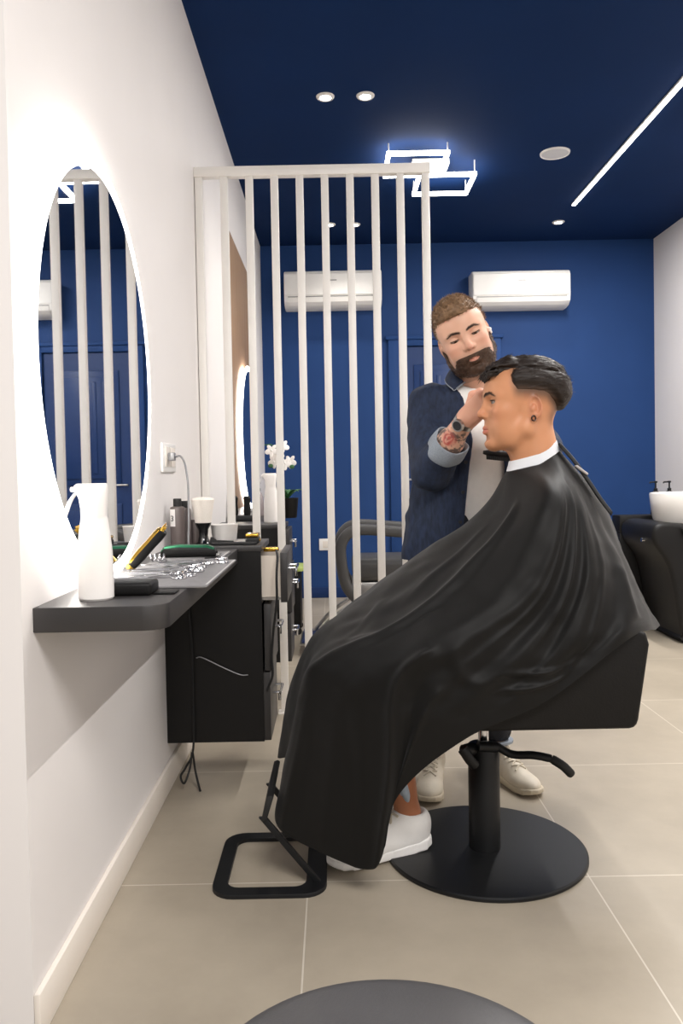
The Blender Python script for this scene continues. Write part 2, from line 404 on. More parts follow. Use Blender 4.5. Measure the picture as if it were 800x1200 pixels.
# ------------------------------------------------------------------ backlit round mirrors
def round_mirror(yc, zc, R, x, label, E=1.0, back='ledback'):
    t = thing('round_mirror', label, 'mirror', (x, yc, zc-R*E))
    def ringp(r0, r1, xa, xb, n=96):
        t_ = MB(); P = []
        for k in range(n):
            a = 2*pi*k/n; c, s_ = cos(a), sin(a)
            P.append([(xx, yc+rr*c, zc+rr*s_*E) for xx, rr in ((xa, r1), (xb, r1), (xb, r0), (xa, r0), (xa, r1))])
        return t_.grid(P, closed_u=True)
    disc = lambda xa, xb, r: MB().prism([(yc+r*cos(q), zc+r*E*sin(q)) for q in np.linspace(0, 2*pi, 96, endpoint=False)], 'x', xa, xb)
    obj('glass', disc(x+.024, x+.029, R-.030), MT['mirror'], t)
    obj('frosted_rim_light', ringp(R-.030, R, x+.024, x+.029), MT['ledring'], t)
    obj('back_plate', disc(x, x+.0239, R-.06), MT['acw'], t)
    obj('halo_strip', ringp(R-.058, R-.04, x+.010, x+.020), MT[back], t)
    return t
round_mirror(1.850, 1.245, .452, XL, 'large round backlit mirror above the black wall shelf, nearest the camera', 1.06)
pn = obj('oak_wall_panel', MB().box((XL, at(266.5, 270, X=XL+.02)[1], .82), (XL+.02, 5.42, at(266.5, 265, X=XL+.02)[2]), .002), MT['oak'])
tag(pn, 'light oak wall panel behind the far round mirror', 'wall panel')
round_mirror(4.88, 1.235, .432, XL+.02, 'far round backlit mirror on the oak panel beyond the screen', 1.0, 'ledframe')

# ------------------------------------------------------------------ near station: shelf and drawer unit
XF = -.309; ZT = .768
sh = MB(); YSH = 1.44; pr = [(XL, YSH), (XF-.045, YSH)]+[(XF-.045+.045*sin(a), YSH+.045-.045*cos(a)) for a in np.linspace(.15, pi/2, 8)]+[(XF, 2.545), (XL, 2.545)]
sh.prism(pr, 'z', ZT-.046, ZT, .002)
tag(obj('wall_shelf', sh, MT['dark']), 'dark floating wall shelf with a rounded corner under the near mirror', 'shelf')

def drawer_unit(y0, y1, xf, label, open_top):
    zt, zb = .776, .143
    t = thing('drawer_cabinet', label, 'cabinet', ((XL+xf)/2, (y0+y1)/2, zb))
    b = MB(); th = .018; xb = xf-.022
    b.box((XL, y0, zb), (xb, y0+th, zt-th)); b.box((XL, y1-th, zb), (xb, y1, zt-th))
    b.box((XL, y0+th, zb), (xb, y1-th, zb+th)); b.box((XL, y0+th, zb+th), (XL+.01, y1-th, zt-th))
    for z in (.585, .37): b.box((XL+.01, y0+th, z), (xb, y1-th, z+.014))
    obj('body', b, MT['black'], t)
    obj('worktop', MB().box((XL, y0-.002, zt-th), (xb+.004, y1+.002, zt), .002), MT['dark'], t)
    for i, (z0, z1) in enumerate(((.592, .752), (.372, .586), (.146, .366))):
        dx = open_top if i == 0 else .006 if i == 1 else 0
        d = obj('drawer', MB().box((xb+dx, y0+.002, z0), (xb+dx+.022, y1-.002, z1), .0015), MT['dark'], t)
        if i == 0 and open_top > .02:
            q = MB(); xa = xb-.28+dx
            q.box((xa, y0+th+.006, z0+.015), (xb+dx, y0+th+.018, z1-.012)); q.box((xa, y1-th-.018, z0+.015), (xb+dx, y1-th-.006, z1-.012))
            q.box((xa, y0+th+.018, z0+.015), (xb+dx, y1-th-.018, z0+.025)); q.box((xa, y0+th+.018, z0+.025), (xa+.012, y1-th-.018, z1-.012))
            obj('drawer_box', q, MT['cream'], d)
            obj('runner', MB().box((xb-.2, y0+th+.0005, z0+.006), (xb+dx, y0+th+.0055, z0+.014)), MT['steel'], d)
        zc = (z0+z1)/2+.02; ym = (y0+y1)/2; xx = xb+dx+.022
        hd = MB().tube(spline([(xx, ym-.05, zc), (xx+.022, ym-.05, zc), (xx+.026, ym-.046, zc), (xx+.026, ym+.046, zc), (xx+.022, ym+.05, zc), (xx, ym+.05, zc)], 4), .0045, 10)
        hd.box((xx+.018, ym-.05, zc-.028), (xx+.028, ym-.04, zc+.004), .002)
        obj('handle', hd, MT['chrome'], d)
    return t
drawer_unit(2.547, 2.84, -.215, 'black drawer cabinet at the end of the near shelf, top drawer pulled open', .062)
drawer_unit(3.63, 3.90, -.205, 'black drawer cabinet just behind the slatted screen', 0)
sh2 = MB().box((XL, 3.902, ZT-.046), (XF, 5.35, ZT), .003)
tag(obj('wall_shelf', sh2, MT['dark']), 'dark floating wall shelf under the far mirror on the oak panel', 'shelf')
# ------------------------------------------------------------------ things on the near shelf
def spray_bottle(loc, s, label, yaw=0):
    x, y, z = 0, 0, 0
    t = thing('spray_bottle', label, 'spray bottle', (0, 0, 0))
    body = MB().lathe([(0, 0), (.033, 0), (.036, .004), (.0365, .05), (.035, .10), (.031, .14), (.0275, .165), (.0265, .172), (0, .172)], seg=40)
    body.lathe([(.037, .128), (.0345, .1285), (.034, .1305), (.0345, .1325), (.036, .133)], seg=40) if False else None
    obj('bottle', body, MT['pwhite'], t)
    hd = MB()
    prof = []
    for k, (zz, xf, xb, hw) in enumerate(((.170, .026, .026, .0255), (.19, .0265, .0265, .025), (.21, .030, .028, .024), (.225, .038, .029, .021), (.236, .040, .029, .018), (.2405, .034, .027, .014))):
        prof.append([(-xf if cos(a) < 0 else xb)*abs(cos(a))**.8*np.array([1, 0, 0])+np.array([0, hw*np.sign(sin(a))*abs(sin(a))**.8, zz]) for a in np.linspace(0, 2*pi, 33)])
    hd.grid(prof); hd.bm.faces.new([hd.bm.verts.new(p) for p in prof[-1][:-1]])
    hd.cyl((-.036, 0, .228), (-.047, 0, .229), .0065, .005, 16)
    obj('pump_head', hd, MT['pwhite'], t)
    tr = MB(); tr.grid([[np.array(p)+np.array([0, w_, 0]) for w_ in (-.008, .008)]+[np.array(p)+np.array([-.006, w_, -.002]) for w_ in (.008, -.008)]+[np.array(p)+np.array([0, -.008, 0])] for p in spline([(-.034, 0, .222), (-.046, 0, .205), (-.054, 0, .185), (-.060, 0, .170)], 5)])
    obj('trigger', tr, MT['pwhite'], t)
    obj('nozzle', MB().cyl((-.046, 0, .229), (-.0485, 0, .229), .003, seg=12), MT['grey'], t)
    t.location = loc; t.scale = (s, s, s); t.rotation_euler = (0, 0, yaw)
    return t
spray_bottle((-.462, 1.535, ZT), .93, 'white spray bottle at the near end of the wall shelf, under the mirror')

c = thing('razor_case', 'flat black case lying on the shelf behind the spray bottle', 'case', (-.412, 1.60, ZT))
obj('shell', MB().box((-.468, 1.56, ZT), (-.362, 1.635, ZT+.026), .007, 3), MT['leather'], c)
obj('flap', MB().box((-.362, 1.575, ZT), (-.318, 1.62, ZT+.004), .0015), MT['leather'], c)

m1 = obj('tool_mat', MB().prism(rrect(-.50, 1.66, -.268, 2.17, .008), 'z', ZT+.0005, ZT+.005, .0008), MT['mat_'])
tag(m1, 'grey tool mat overhanging the shelf edge, scissors lying on it', 'mat')
obj('mat_border', MB().prism(rrect(-.2735, 1.675, -.2695, 2.16, .0015), 'z', ZT+.005, ZT+.0056), MT['matedge'], m1)
m2 = obj('tool_mat', MB().prism(rrect(-.50, 2.19, -.315, 2.42, .008), 'z', ZT+.0005, ZT+.005, .0008), MT['mat_'])
tag(m2, 'smaller grey tool mat under the green trimmer', 'mat')
obj('mat_border', MB().prism(rrect(-.321, 2.2, -.317, 2.41, .0015), 'z', ZT+.005, ZT+.0056), MT['matedge'], m2)

# gold and black hair clipper standing on its charging stand, leaning to the right
def clipper():
    t = thing('hair_clipper', 'black and gold hair clipper leaning upright on its stand behind the black case', 'hair clipper', (0, 0, 0))
    def P(l): return [np.array(p) for p in l]
    secs = [(0, .012, .010), (.01, .017, .014), (.05, .0185, .0155), (.10, .0175, .0145), (.135, .0205, .0155), (.155, .0215, .014), (.160, .018, .011)]
    b = MB().grid([[(hw*np.sign(cos(a))*abs(cos(a))**.6, ht*np.sign(sin(a))*abs(sin(a))**.6, z) for z, hw, ht in secs] for a in np.linspace(0, 2*pi, 32, endpoint=False)], closed_u=True)
    b.bm.faces.new([b.bm.verts.new((.018*np.sign(cos(a))*abs(cos(a))**.6, .011*np.sign(sin(a))*abs(sin(a))**.6, .160)) for a in np.linspace(0, 2*pi, 32, endpoint=False)])
    obj('body', b, MT['leather'], t)
    lid = MB().grid([[(hw*.96*cos(a), -(ht+.0025)*abs(sin(a))**.5*1.0-.001, z) for z, hw, ht in secs[1:]] for a in np.linspace(0.15, pi-.15, 16)])
    obj('gold_lid', lid, MT['gold'], t)
    bl = MB().box((-.019, -.010, .158), (.019, .002, .176), .0015); bl.prism([(-.019+i*.0019+dx, .176+dz) for i in range(20) for dx, dz in ((0, 0), (.0006, .006), (.0013, .006), (.0019, 0))]+[(.019, .172), (-.019, .172)], 'y', -.009, -.006)
    obj('blade', bl, MT['gold'], t)
    obj('foot', MB().lathe([(0, -.012), (.014, -.012), (.016, -.004), (.013, .004), (0, .004)], seg=24), MT['gold'], t)
    return t
t = clipper(); t.location = (-.500, 1.955, ZT+.0175); t.rotation_euler = (radians(-12), radians(43), radians(150)); t.rotation_euler = (Matrix.Rotation(radians(43), 3, 'Y') @ Matrix.Rotation(radians(-82), 3, 'Z')).to_euler(); t.scale = (.85, .85, .74); t.location.z = ZT+.0155

def scissors(loc, rot, label, op=.16, s=1.0):
    t = thing('hair_scissors', label, 'scissors', (0, 0, 0), 'chrome hair scissors on the tool mat')
    for sg in (-1, 1):
        a = sg*op; R2 = Matrix.Rotation(a, 4, 'Z'); zz = .0012*sg
        b = MB(); b.prism([(-.085, .0005*sg), (-.03, .004*sg), (0, .0045), (.02, .003*sg+.001), (.055, .004*sg), (.055, .0005*sg), (.0, -.0045), (-.03, -.001*sg)], 'z', zz-.001, zz+.001)
        cen = np.array([.068, .012*sg, zz])
        b.tube([cen+np.array([.0135*cos(q), .0105*sin(q), 0]) for q in np.linspace(0, 2*pi, 20, endpoint=False)], .0022, 8, closed=True)
        b.tube([(.05, .003*sg, zz), (.057, .006*sg, zz)], .0022, 8)
        b.bm.transform(R2)
        obj('blade', b, MT['chrome'], t)
    obj('pivot_screw', MB().cyl((0, 0, -.0026), (0, 0, .0028), .004, seg=16), MT['steel'], t)
    t.location = loc; t.rotation_euler = (0, 0, rot); t.scale = (s*1.1, s*1.25, s*1.5)
sz = ZT+.009
for k, (x, y, r_, lb) in enumerate((
    (-.425, 1.79, .25, 'chrome hair scissors lying nearest the black case on the tool mat'),
    (-.40, 1.86, -.15, 'chrome hair scissors second from the black case on the tool mat'),
    (-.42, 1.94, .1, 'chrome hair scissors in the middle of the row on the tool mat'),
    (-.40, 2.02, -.2, 'chrome hair scissors fourth from the black case on the tool mat'),
    (-.37, 2.10, .15, 'chrome hair scissors farthest from the black case on the tool mat'))):
    scissors((x, y, sz), r_, lb)

# green trimmer, chrome clip, dark comb on the second mat
t = thing('hair_trimmer', 'green and dark cordless hair trimmer lying on the smaller mat', 'hair trimmer', (-.41, 2.26, ZT+.005))
secs = [(-.082, .008, .010), (-.07, .016, .016), (-.03, .019, .018), (.02, .017, .017), (.05, .020, .017), (.07, .018, .013), (.076, .014, .008)]
def flat_body(secs, z0, c, frac0, frac1, sc_=1.0):
    return MB().grid([[(c[0]+x, c[1]+hw*sc_*np.sign(cos(a))*abs(cos(a))**.7, c[2]+ht*(1+sc_*np.sign(sin(a))*abs(sin(a))**.7)) for x, hw, ht in secs] for a in np.linspace(frac0, frac1, 24)])
obj('body', flat_body(secs, 0, (-.41, 2.26, ZT+.0052), 0, 2*pi), MT['leather'], t)
obj('green_top', flat_body(secs[:-1], 0, (-.41, 2.26, ZT+.0054), .5, pi-.5, 1.03), MT['green'], t)
obj('blade', MB().box((-.337, 2.246, ZT+.008), (-.325, 2.274, ZT+.014), .001), MT['steel'], t)
t = thing('hair_clip', 'coiled chrome hair clip beside the green trimmer', 'hair clip', (-.47, 2.16, ZT))
obj('jaw', MB().tube(spline([(-.50+.003*k, 2.15+.010*cos(k*1.6), ZT+.016+.010*sin(k*1.6)) for k in range(16)], 4), .0022, 8), MT['chrome'], t)
t = obj('styling_comb', MB().prism([(-.36, 2.20), (-.22-.1, 2.22), (-.32, 2.228), (-.36, 2.21)], 'z', ZT+.0055, ZT+.008), MT['rubber'])
tag(t, 'short black comb lying at the edge of the smaller mat', 'comb')

# ------------------------------------------------------------------ things on the drawer unit
ZU = .776
def bottle(loc, r, h, label, digit=True):
    t = thing('styling_bottle', label, 'bottle', loc, 'grey styling bottles')
    x, y, z = loc
    obj('flask', MB().lathe([(0, 0), (r*.94, 0), (r, .004), (r, h*.78), (r*.93, h*.82), (r*.5, h*.84), (0, h*.84)], loc), MT['greybottle'], t)
    obj('cap', MB().lathe([(0, h*.84), (r*.55, h*.84), (r*.55, h*.99), (r*.5, h), (0, h)], loc), MT['rubber'], t)
    P = [[(x+(r+.0004)*cos(a), y+(r+.0004)*sin(a), z+zz) for zz in (h*.42, h*.78)] for a in np.linspace(radians(185), radians(262), 12)]
    l = obj('label', MB().grid(P), MT['labelw'], t)
    if digit:
        a = radians(238); mtx = Matrix.Translation((x+(r+.001)*cos(a), y+(r+.001)*sin(a), z+h*.58)) @ Matrix.Rotation(a+pi/2, 4, 'Z') @ Matrix.Rotation(pi/2, 4, 'X')
        obj('lettering', text_mesh('3', .026, mtx), MT['ink'], l)
bottle((-.51, 2.600, ZU), .0245, .155, 'grey bottle with a white label marked 3, nearest the socket on the drawer cabinet')
bottle((-.50, 2.665, ZU), .022, .145, 'dark grey bottle partly hidden behind the bottle marked 3', False)
b3 = thing('cream_jar', 'short pale pump jar between the grey bottles and the brush', 'jar', (-.468, 2.70, ZU))
obj('jar_body', MB().lathe([(0, 0), (.02, 0), (.022, .003), (.022, .07), (.016, .08), (0, .08)], (-.468, 2.70, ZU)), MT['greybottle'], b3)
obj('lid', MB().lathe([(0, .08), (.015, .08), (.015, .135), (.012, .14), (0, .14)], (-.468, 2.70, ZU)), MT['pwhite'], b3)
q = thing('neck_brush', 'neck duster brush with ivory bristles and black waisted handle, standing upright', 'brush', (-.432, 2.63, ZU))
ql = (-.432, 2.63, ZU)
obj('handle', MB().lathe([(0, 0), (.023, 0), (.024, .005), (.019, .012), (.0145, .03), (.0165, .05), (.026, .068), (.027, .073), (0, .073)], ql), mat('gloss_black', (18, 18, 19), .15, noise=.02, coat=.5), q)
obj('bristles', MB().lathe([(.026, .071), (.028, .085), (.030, .10), (.035, .13), (.038, .148), (.034, .154), (.018, .157), (0, .158)], ql), MT['bristle'], q)
bw = thing('white_bowl', 'white plastic mixing bowl on the drawer cabinet beside the brush', 'bowl', (-.372, 2.70, ZU))
obj('bowl', MB().lathe([(0, 0), (.036, 0), (.040, .006), (.046, .06), (.0475, .062), (.044, .0605), (.037, .008), (0, .008)], (-.372, 2.70, ZU)), MT['pwhite'], bw)
rz = thing('straight_razor', 'black folding straight razor lying in front of the white bowl', 'razor', (-.34, 2.60, ZU))
g = MB().prism([(-.405, 2.598), (-.39, 2.590), (-.26, 2.586), (-.252, 2.592), (-.26, 2.600), (-.39, 2.604)], 'z', ZU, ZU+.010, .003)
obj('handle', g, MT['rubber'], rz)
g = MB().prism([(-.41, .004), (-.405, .026), (-.397, .026), (-.385, .016), (-.33, .013), (-.33, .004)], 'y', 2.607, 2.610)
g.bm.transform(Matrix.Translation((0, 0, ZU))); obj('blade_arm', g, MT['rubber'], rz)
gc = thing('foil_shaver', 'small black shaver with a gold head at the corner of the drawer cabinet', 'shaver', (-.272, 2.66, ZU))
obj('body', MB().box((-.295, 2.63, ZU), (-.250, 2.70, ZU+.021), .006, 3), MT['rubber'], gc)
obj('gold_head', MB().box((-.294, 2.631, ZU+.021), (-.251, 2.699, ZU+.033), .004, 3), MT['gold'], gc)
obj('switch', MB().box((-.2505, 2.65, ZU+.006), (-.2465, 2.67, ZU+.015), .001), MT['gold'], gc)
yc = obj('hair_clip', MB().box((-.235, 2.63, .762-.014), (-.185, 2.66, .762), .004, 2), MT['gold'])
tag(yc, 'yellow gold clip lying on top inside the open drawer', 'hair clip')

# socket with a grey gooseneck charger cable; black cables under the shelf
s = thing('wall_socket', 'white wall socket plate above the grey bottles', 'socket', (XL, 2.64, 1.02))
obj('plate', MB().box((XL, 2.545, 1.018), (XL+.009, 2.755, 1.112), .003), MT['acw'], s)
obj('outlets', MB().box((XL+.009, 2.575, 1.035), (XL+.012, 2.645, 1.10), .001), MT['skirt'], s)
obj('outlets', MB().box((XL+.009, 2.66, 1.035), (XL+.012, 2.73, 1.10), .001), MT['skirt'], s)
t = thing('charger_cable', 'grey charger cable arching from the wall socket down to the shelf', 'cable', (-.5, 2.55, ZT))
obj('plug', MB().box((XL+.012, 2.60, 1.055), (XL+.034, 2.63, 1.082), .004), MT['greycable'], t)
pts = [(XL+.034, 2.615, 1.068), (-.492, 2.58, 1.068), (-.47, 2.535, 1.04), (-.458, 2.51, .985), (-.456, 2.505, .92), (-.456, 2.502, .86), (-.458, 2.50, .81), (-.458, 2.498, ZT+.0035)]
obj('cord', MB().tube(spline(pts, 6), .0034, 10), MT['greycable'], t)
t = obj('power_cable', MB().tube(spline([(-.475, 2.537, .72), (-.47, 2.534, .6), (-.462, 2.536, .45), (-.462, 2.535, .3), (-.465, 2.533, .13), (-.49, 2.53, .07), (-.505, 2.52, .045), (-.49, 2.50, .03), (-.475, 2.52, .07), (-.468, 2.53, .12), (-.46, 2.53, .06), (-.448, 2.515, .02), (-.44, 2.50, .0035)], 7), .0035, 8), MT['rubber'])
tag(t, 'black cable hanging down the drawer cabinet side, looped at its end', 'cable')
t = obj('thin_cable', MB().tube(spline([(-.45, 2.540, .42), (-.43, 2.540, .42), (-.36, 2.540, .385), (-.31, 2.540, .363), (-.285, 2.540, .362)], 6), .002, 8), MT['greycable'])
tag(t, 'thin pale cable pinned across the black cabinet side', 'cable')
t = obj('drawer_cable', MB().tube(spline([(-.19, 2.60, .755), (-.183, 2.547, .74), (-.185, 2.52, .68), (-.186, 2.515, .6), (-.20, 2.53, .5), (-.207, 2.535, .42), (-.206, 2.538, .36), (-.225, 2.541, .31)], 7), .004, 8), MT['rubber'])
tag(t, 'black cable hanging out of the open drawer', 'cable')

# ------------------------------------------------------------------ far station
t = spray_bottle((-.298, 3.80, ZU), .98, 'white spray bottle on the far drawer cabinet behind the screen')
g = thing('perfume_flask', 'smoked glass flask with a dark collar on the far shelf', 'bottle', (-.44, 4.6, ZT))
obj('flask', MB().lathe([(0, 0), (.024, 0), (.027, .006), (.026, .11), (.014, .135), (.011, .14), (0, .14)], (-.43, 4.6, ZT)), MT['glass'], g)
obj('pump', MB().lathe([(0, .14), (.011, .14), (.011, .16), (.004, .162), (.004, .185), (.012, .187), (.012, .196), (0, .197)], (-.43, 4.6, ZT)), MT['steel'], g)
g = thing('clipper_dock', 'black charging dock with two clippers under the far mirror', 'charger', (-.49, 4.10, ZT))
obj('dock', MB().box((-.54, 4.05, ZT), (-.40, 4.16, ZT+.03), .006), MT['rubber'], g)
for xx in (-.51, -.445):
    obj('clipper', MB().lathe([(0, .028), (.016, .028), (.019, .05), (.016, .09), (.019, .12), (.012, .13), (0, .13)], (xx, 4.10, ZT)), MT['leather'], g)
# orchid
O = (-.243, 4.52, ZT); ox, oy, oz = -.36, 4.30, ZT
def orchid():
    b = at(342, 604, Y=4.35); base = (-.262, 4.35, ZT)
    t = thing('potted_orchid', 'white orchid in a black ribbed pot on the far shelf', 'potted plant', (-.345, 4.35, ZT))
    cx, cy = -.345+.08, 4.35
    cx = -.345+.035
    cx = -.31
    obj('pot', MB().lathe([(0, 0), (.045, 0), (.048, .004), (.058, .10), (.060, .108), (.054, .108), (.05, .095), (0, .092)], (cx+.06, cy, ZT)), MT['leather'], t)
    px = cx+.06
    stem = spline([(px-.01, cy, ZT+.09), (px-.02, cy, ZT+.2), (px-.035, cy-.005, ZT+.32), (px-.075, cy-.01, ZT+.395), (px-.12, cy-.01, ZT+.40)], 8)
    obj('stem', MB().tube(stem, .003, 8), MT['leaf'], t)
    lv = MB()
    for a, ln in ((.3, .10), (1.6, .09), (2.9, .11), (4.2, .09), (5.4, .10)):
        P = []
        for k in range(9):
            u = k/8; wv = .016*sin(pi*min(1, u*1.02)**.8)+.001; cz = ZT+.1+.05*sin(u*2.2)
            c = np.array([px+cos(a)*ln*u, cy+sin(a)*ln*u, cz]); n_ = np.array([-sin(a), cos(a), 0])
            P.append([c-n_*wv+np.array([0, 0, .004]), c, c+n_*wv+np.array([0, 0, .004])])
        lv.grid(P)
    lo = obj('leaves', lv, MT['leaf'], t); lo.modifiers.new('thick', 'SOLIDIFY').thickness = .002
    spots = [at(318, 528, Y=4.33), at(331, 523, Y=4.34), at(334, 543, Y=4.34), at(321, 541, Y=4.34), at(340, 541, Y=4.35), at(326, 533, Y=4.35)]
    for p in spots:
        f = MB(); rot = Matrix.Rotation(random.uniform(-.4, .4), 4, 'Z') @ Matrix.Rotation(random.uniform(-.3, .3), 4, 'X')
        for k in range(5):
            a = 2*pi*k/5+pi/2
            m_ = Matrix.Translation(p) @ rot @ Matrix.Rotation(a, 4, 'Y') @ Matrix.Translation((.019, 0, 0))
            t2 = MB().ball((0, 0, 0), (.02, .003, .0155 if k in (1, 4) else .011), 14); t2.bm.transform(m_)
            me = bpy.data.meshes.new('x'); t2.bm.to_mesh(me); f.bm.from_mesh(me); bpy.data.meshes.remove(me)
        f.ball(tuple(np.array(p)+[0, -.006, 0]), .006, 10)
        obj('flower', f, MT['petal'], t)
    for q in (at(317, 546, Y=4.33), at(342, 547, Y=4.33)): obj('bud', MB().ball(tuple(q), (.014, .006, .012), 12), MT['leaf'], t)
    return px, cy
opx, opy = orchid()
g = thing('reed_diffuser', 'dark reed diffuser sticks in a small jar next to the orchid', 'diffuser', (-.235, 4.62, ZT))
rx, ry = -.232, 4.63
obj('jar', MB().lathe([(0, 0), (.03, 0), (.032, .004), (.032, .08), (.02, .095), (0, .095)], (rx-.105, ry, ZT)), MT['greybottle'], g)
st = MB()
for dx, dy in ((-.02, 0), (-.006, .015), (.01, -.01), (.022, .006)): st.tube([(rx-.105+dx*.3, ry+dy*.3, ZT+.05), (rx-.105+dx*1.3, ry+dy*1.3, ZT+.25)], .0018, 6)
obj('reeds', st, MT['stick'], g)

s = thing('wall_socket', 'white switch plate low on the blue back wall', 'socket', tuple(at(382, 645, Y=YB)))
p0, p1 = at(374, 645, Y=YB), at(391, 631, Y=YB)
obj('plate', MB().box((p0[0], YB-.01, p0[2]), (p1[0], YB, p1[2]), .003), MT['acw'], s)
obj('insert', MB().box((p0[0]+.03, YB-.013, p0[2]+.02), (p1[0]-.03, YB-.01, p1[2]-.02), .001), MT['skirt'], s)

# ------------------------------------------------------------------ second barber chair at the back
def chair_back():
    Y0, Y1 = 4.25, 4.80; cy = (Y0+Y1)/2
    t = thing('barber_chair', 'grey padded barber chair with looped armrests behind the slatted screen', 'chair', (.42, cy, 0))
    for yy in (Y0+.035, Y1-.035):
        pts = spline([(.14, yy, .30), (.06, yy, .40), (.035, yy, .55), (.04, yy, .63), (.085, yy, .685), (.16, yy, .70), (.35, yy, .685), (.58, yy, .665), (.64, yy, .655)], 6)
        P = []
        for i, p in enumerate(pts):
            d = np.array(pts[min(i+1, len(pts)-1)])-np.array(pts[max(i-1, 0)]); d /= np.linalg.norm(d); n = np.array([-d[2], 0, d[0]])
            P.append([np.array(p)+n*.030*np.sign(cos(a))*abs(cos(a))**.6+np.array([0, .035, 0])*np.sign(sin(a))*abs(sin(a))**.6 for a in np.linspace(0, 2*pi, 20)])
        obj('armrest', MB().grid(P), MT['greyleather'], t)
    obj('seat', MB().box((.10, Y0+.075, .41), (.62, Y1-.075, .535), .035, 4), MT['greyleather'], t)
    bk = MB().prism([(.60, .44), (.68, .44), (.80, .88), (.785, .93), (.74, .93), (.70, .88)], 'y', Y0+.05, Y1-.05, .02, 3)
    obj('backrest', bk, MT['greyleather'], t)
    obj('seat_frame', MB().box((.10, Y0+.09, .27), (.58, Y1-.09, .408), .01), MT['steel'], t)
    obj('column', MB().cyl((.40, cy, .012), (.40, cy, .27), .04), MT['chrome'], t)
    obj('base', MB().lathe([(0, 0), (.27, 0), (.275, .004), (.27, .012), (.05, .018), (0, .018)], (.40, cy, 0), 64), MT['chrome'], t)
    for yy in (cy-.12, cy+.12): obj('footrest_arm', MB().tube(spline([(.12, yy, .30), (-.02, yy, .2), (-.10, yy, .12), (-.14, yy, .068)], 5), .011, 10), MT['steel'], t)
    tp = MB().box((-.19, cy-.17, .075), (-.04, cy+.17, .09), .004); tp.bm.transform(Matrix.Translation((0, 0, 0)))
    obj('footrest', tp, MT['reflectblue'], t)
    obj('footrest_trim', MB().box((-.2, cy-.175, .062), (-.035, cy+.175, .0748), .003), MT['steel'], t)
    lv = MB().tube([(.52, Y0+.02, .62), (.46, Y0+.02, .625)], .012, 10); lv.tube([(.46, Y0+.02, .625), (.52, Y0+.02, .60), (.60, Y0+.03, .60)], .006, 8)
    obj('recline_lever', lv, MT['chrome'], t)
chair_back()
t = thing('storage_trolley', 'dark low trolley with a lime green tray against the far shelf', 'trolley', (-.22, 5.2, 0))
tx0, tx1, ty0, ty1 = -.37, -.215, 4.95, 5.2
for x_ in (tx0+.02, tx1-.02):
    for y_ in (ty0+.02, ty1-.02): obj('caster', MB().cyl((x_, y_-.006, .022), (x_, y_+.006, .022), .022, seg=16), MT['rubber'], t)
obj('cabinet_body', MB().box((tx0, ty0, .045), (tx1, ty1, .40), .01), MT['black'], t)
obj('tray', MB().prism(rrect(tx0-.005, ty0-.02, tx1+.02, ty1+.01, .03), 'z', .40, .425, .004), MT['limegreen'], t)
t = obj('floor_cable', MB().tube(spline([(-.19, 3.9, .004), (-.1, 3.75, .004), (-.05, 3.55, .004), (-.12, 3.42, .004), (-.20, 3.6, .004)], 8), .004, 8), MT['rubber'])
tag(t, 'thin black cable lying on the floor behind the screen', 'cable')

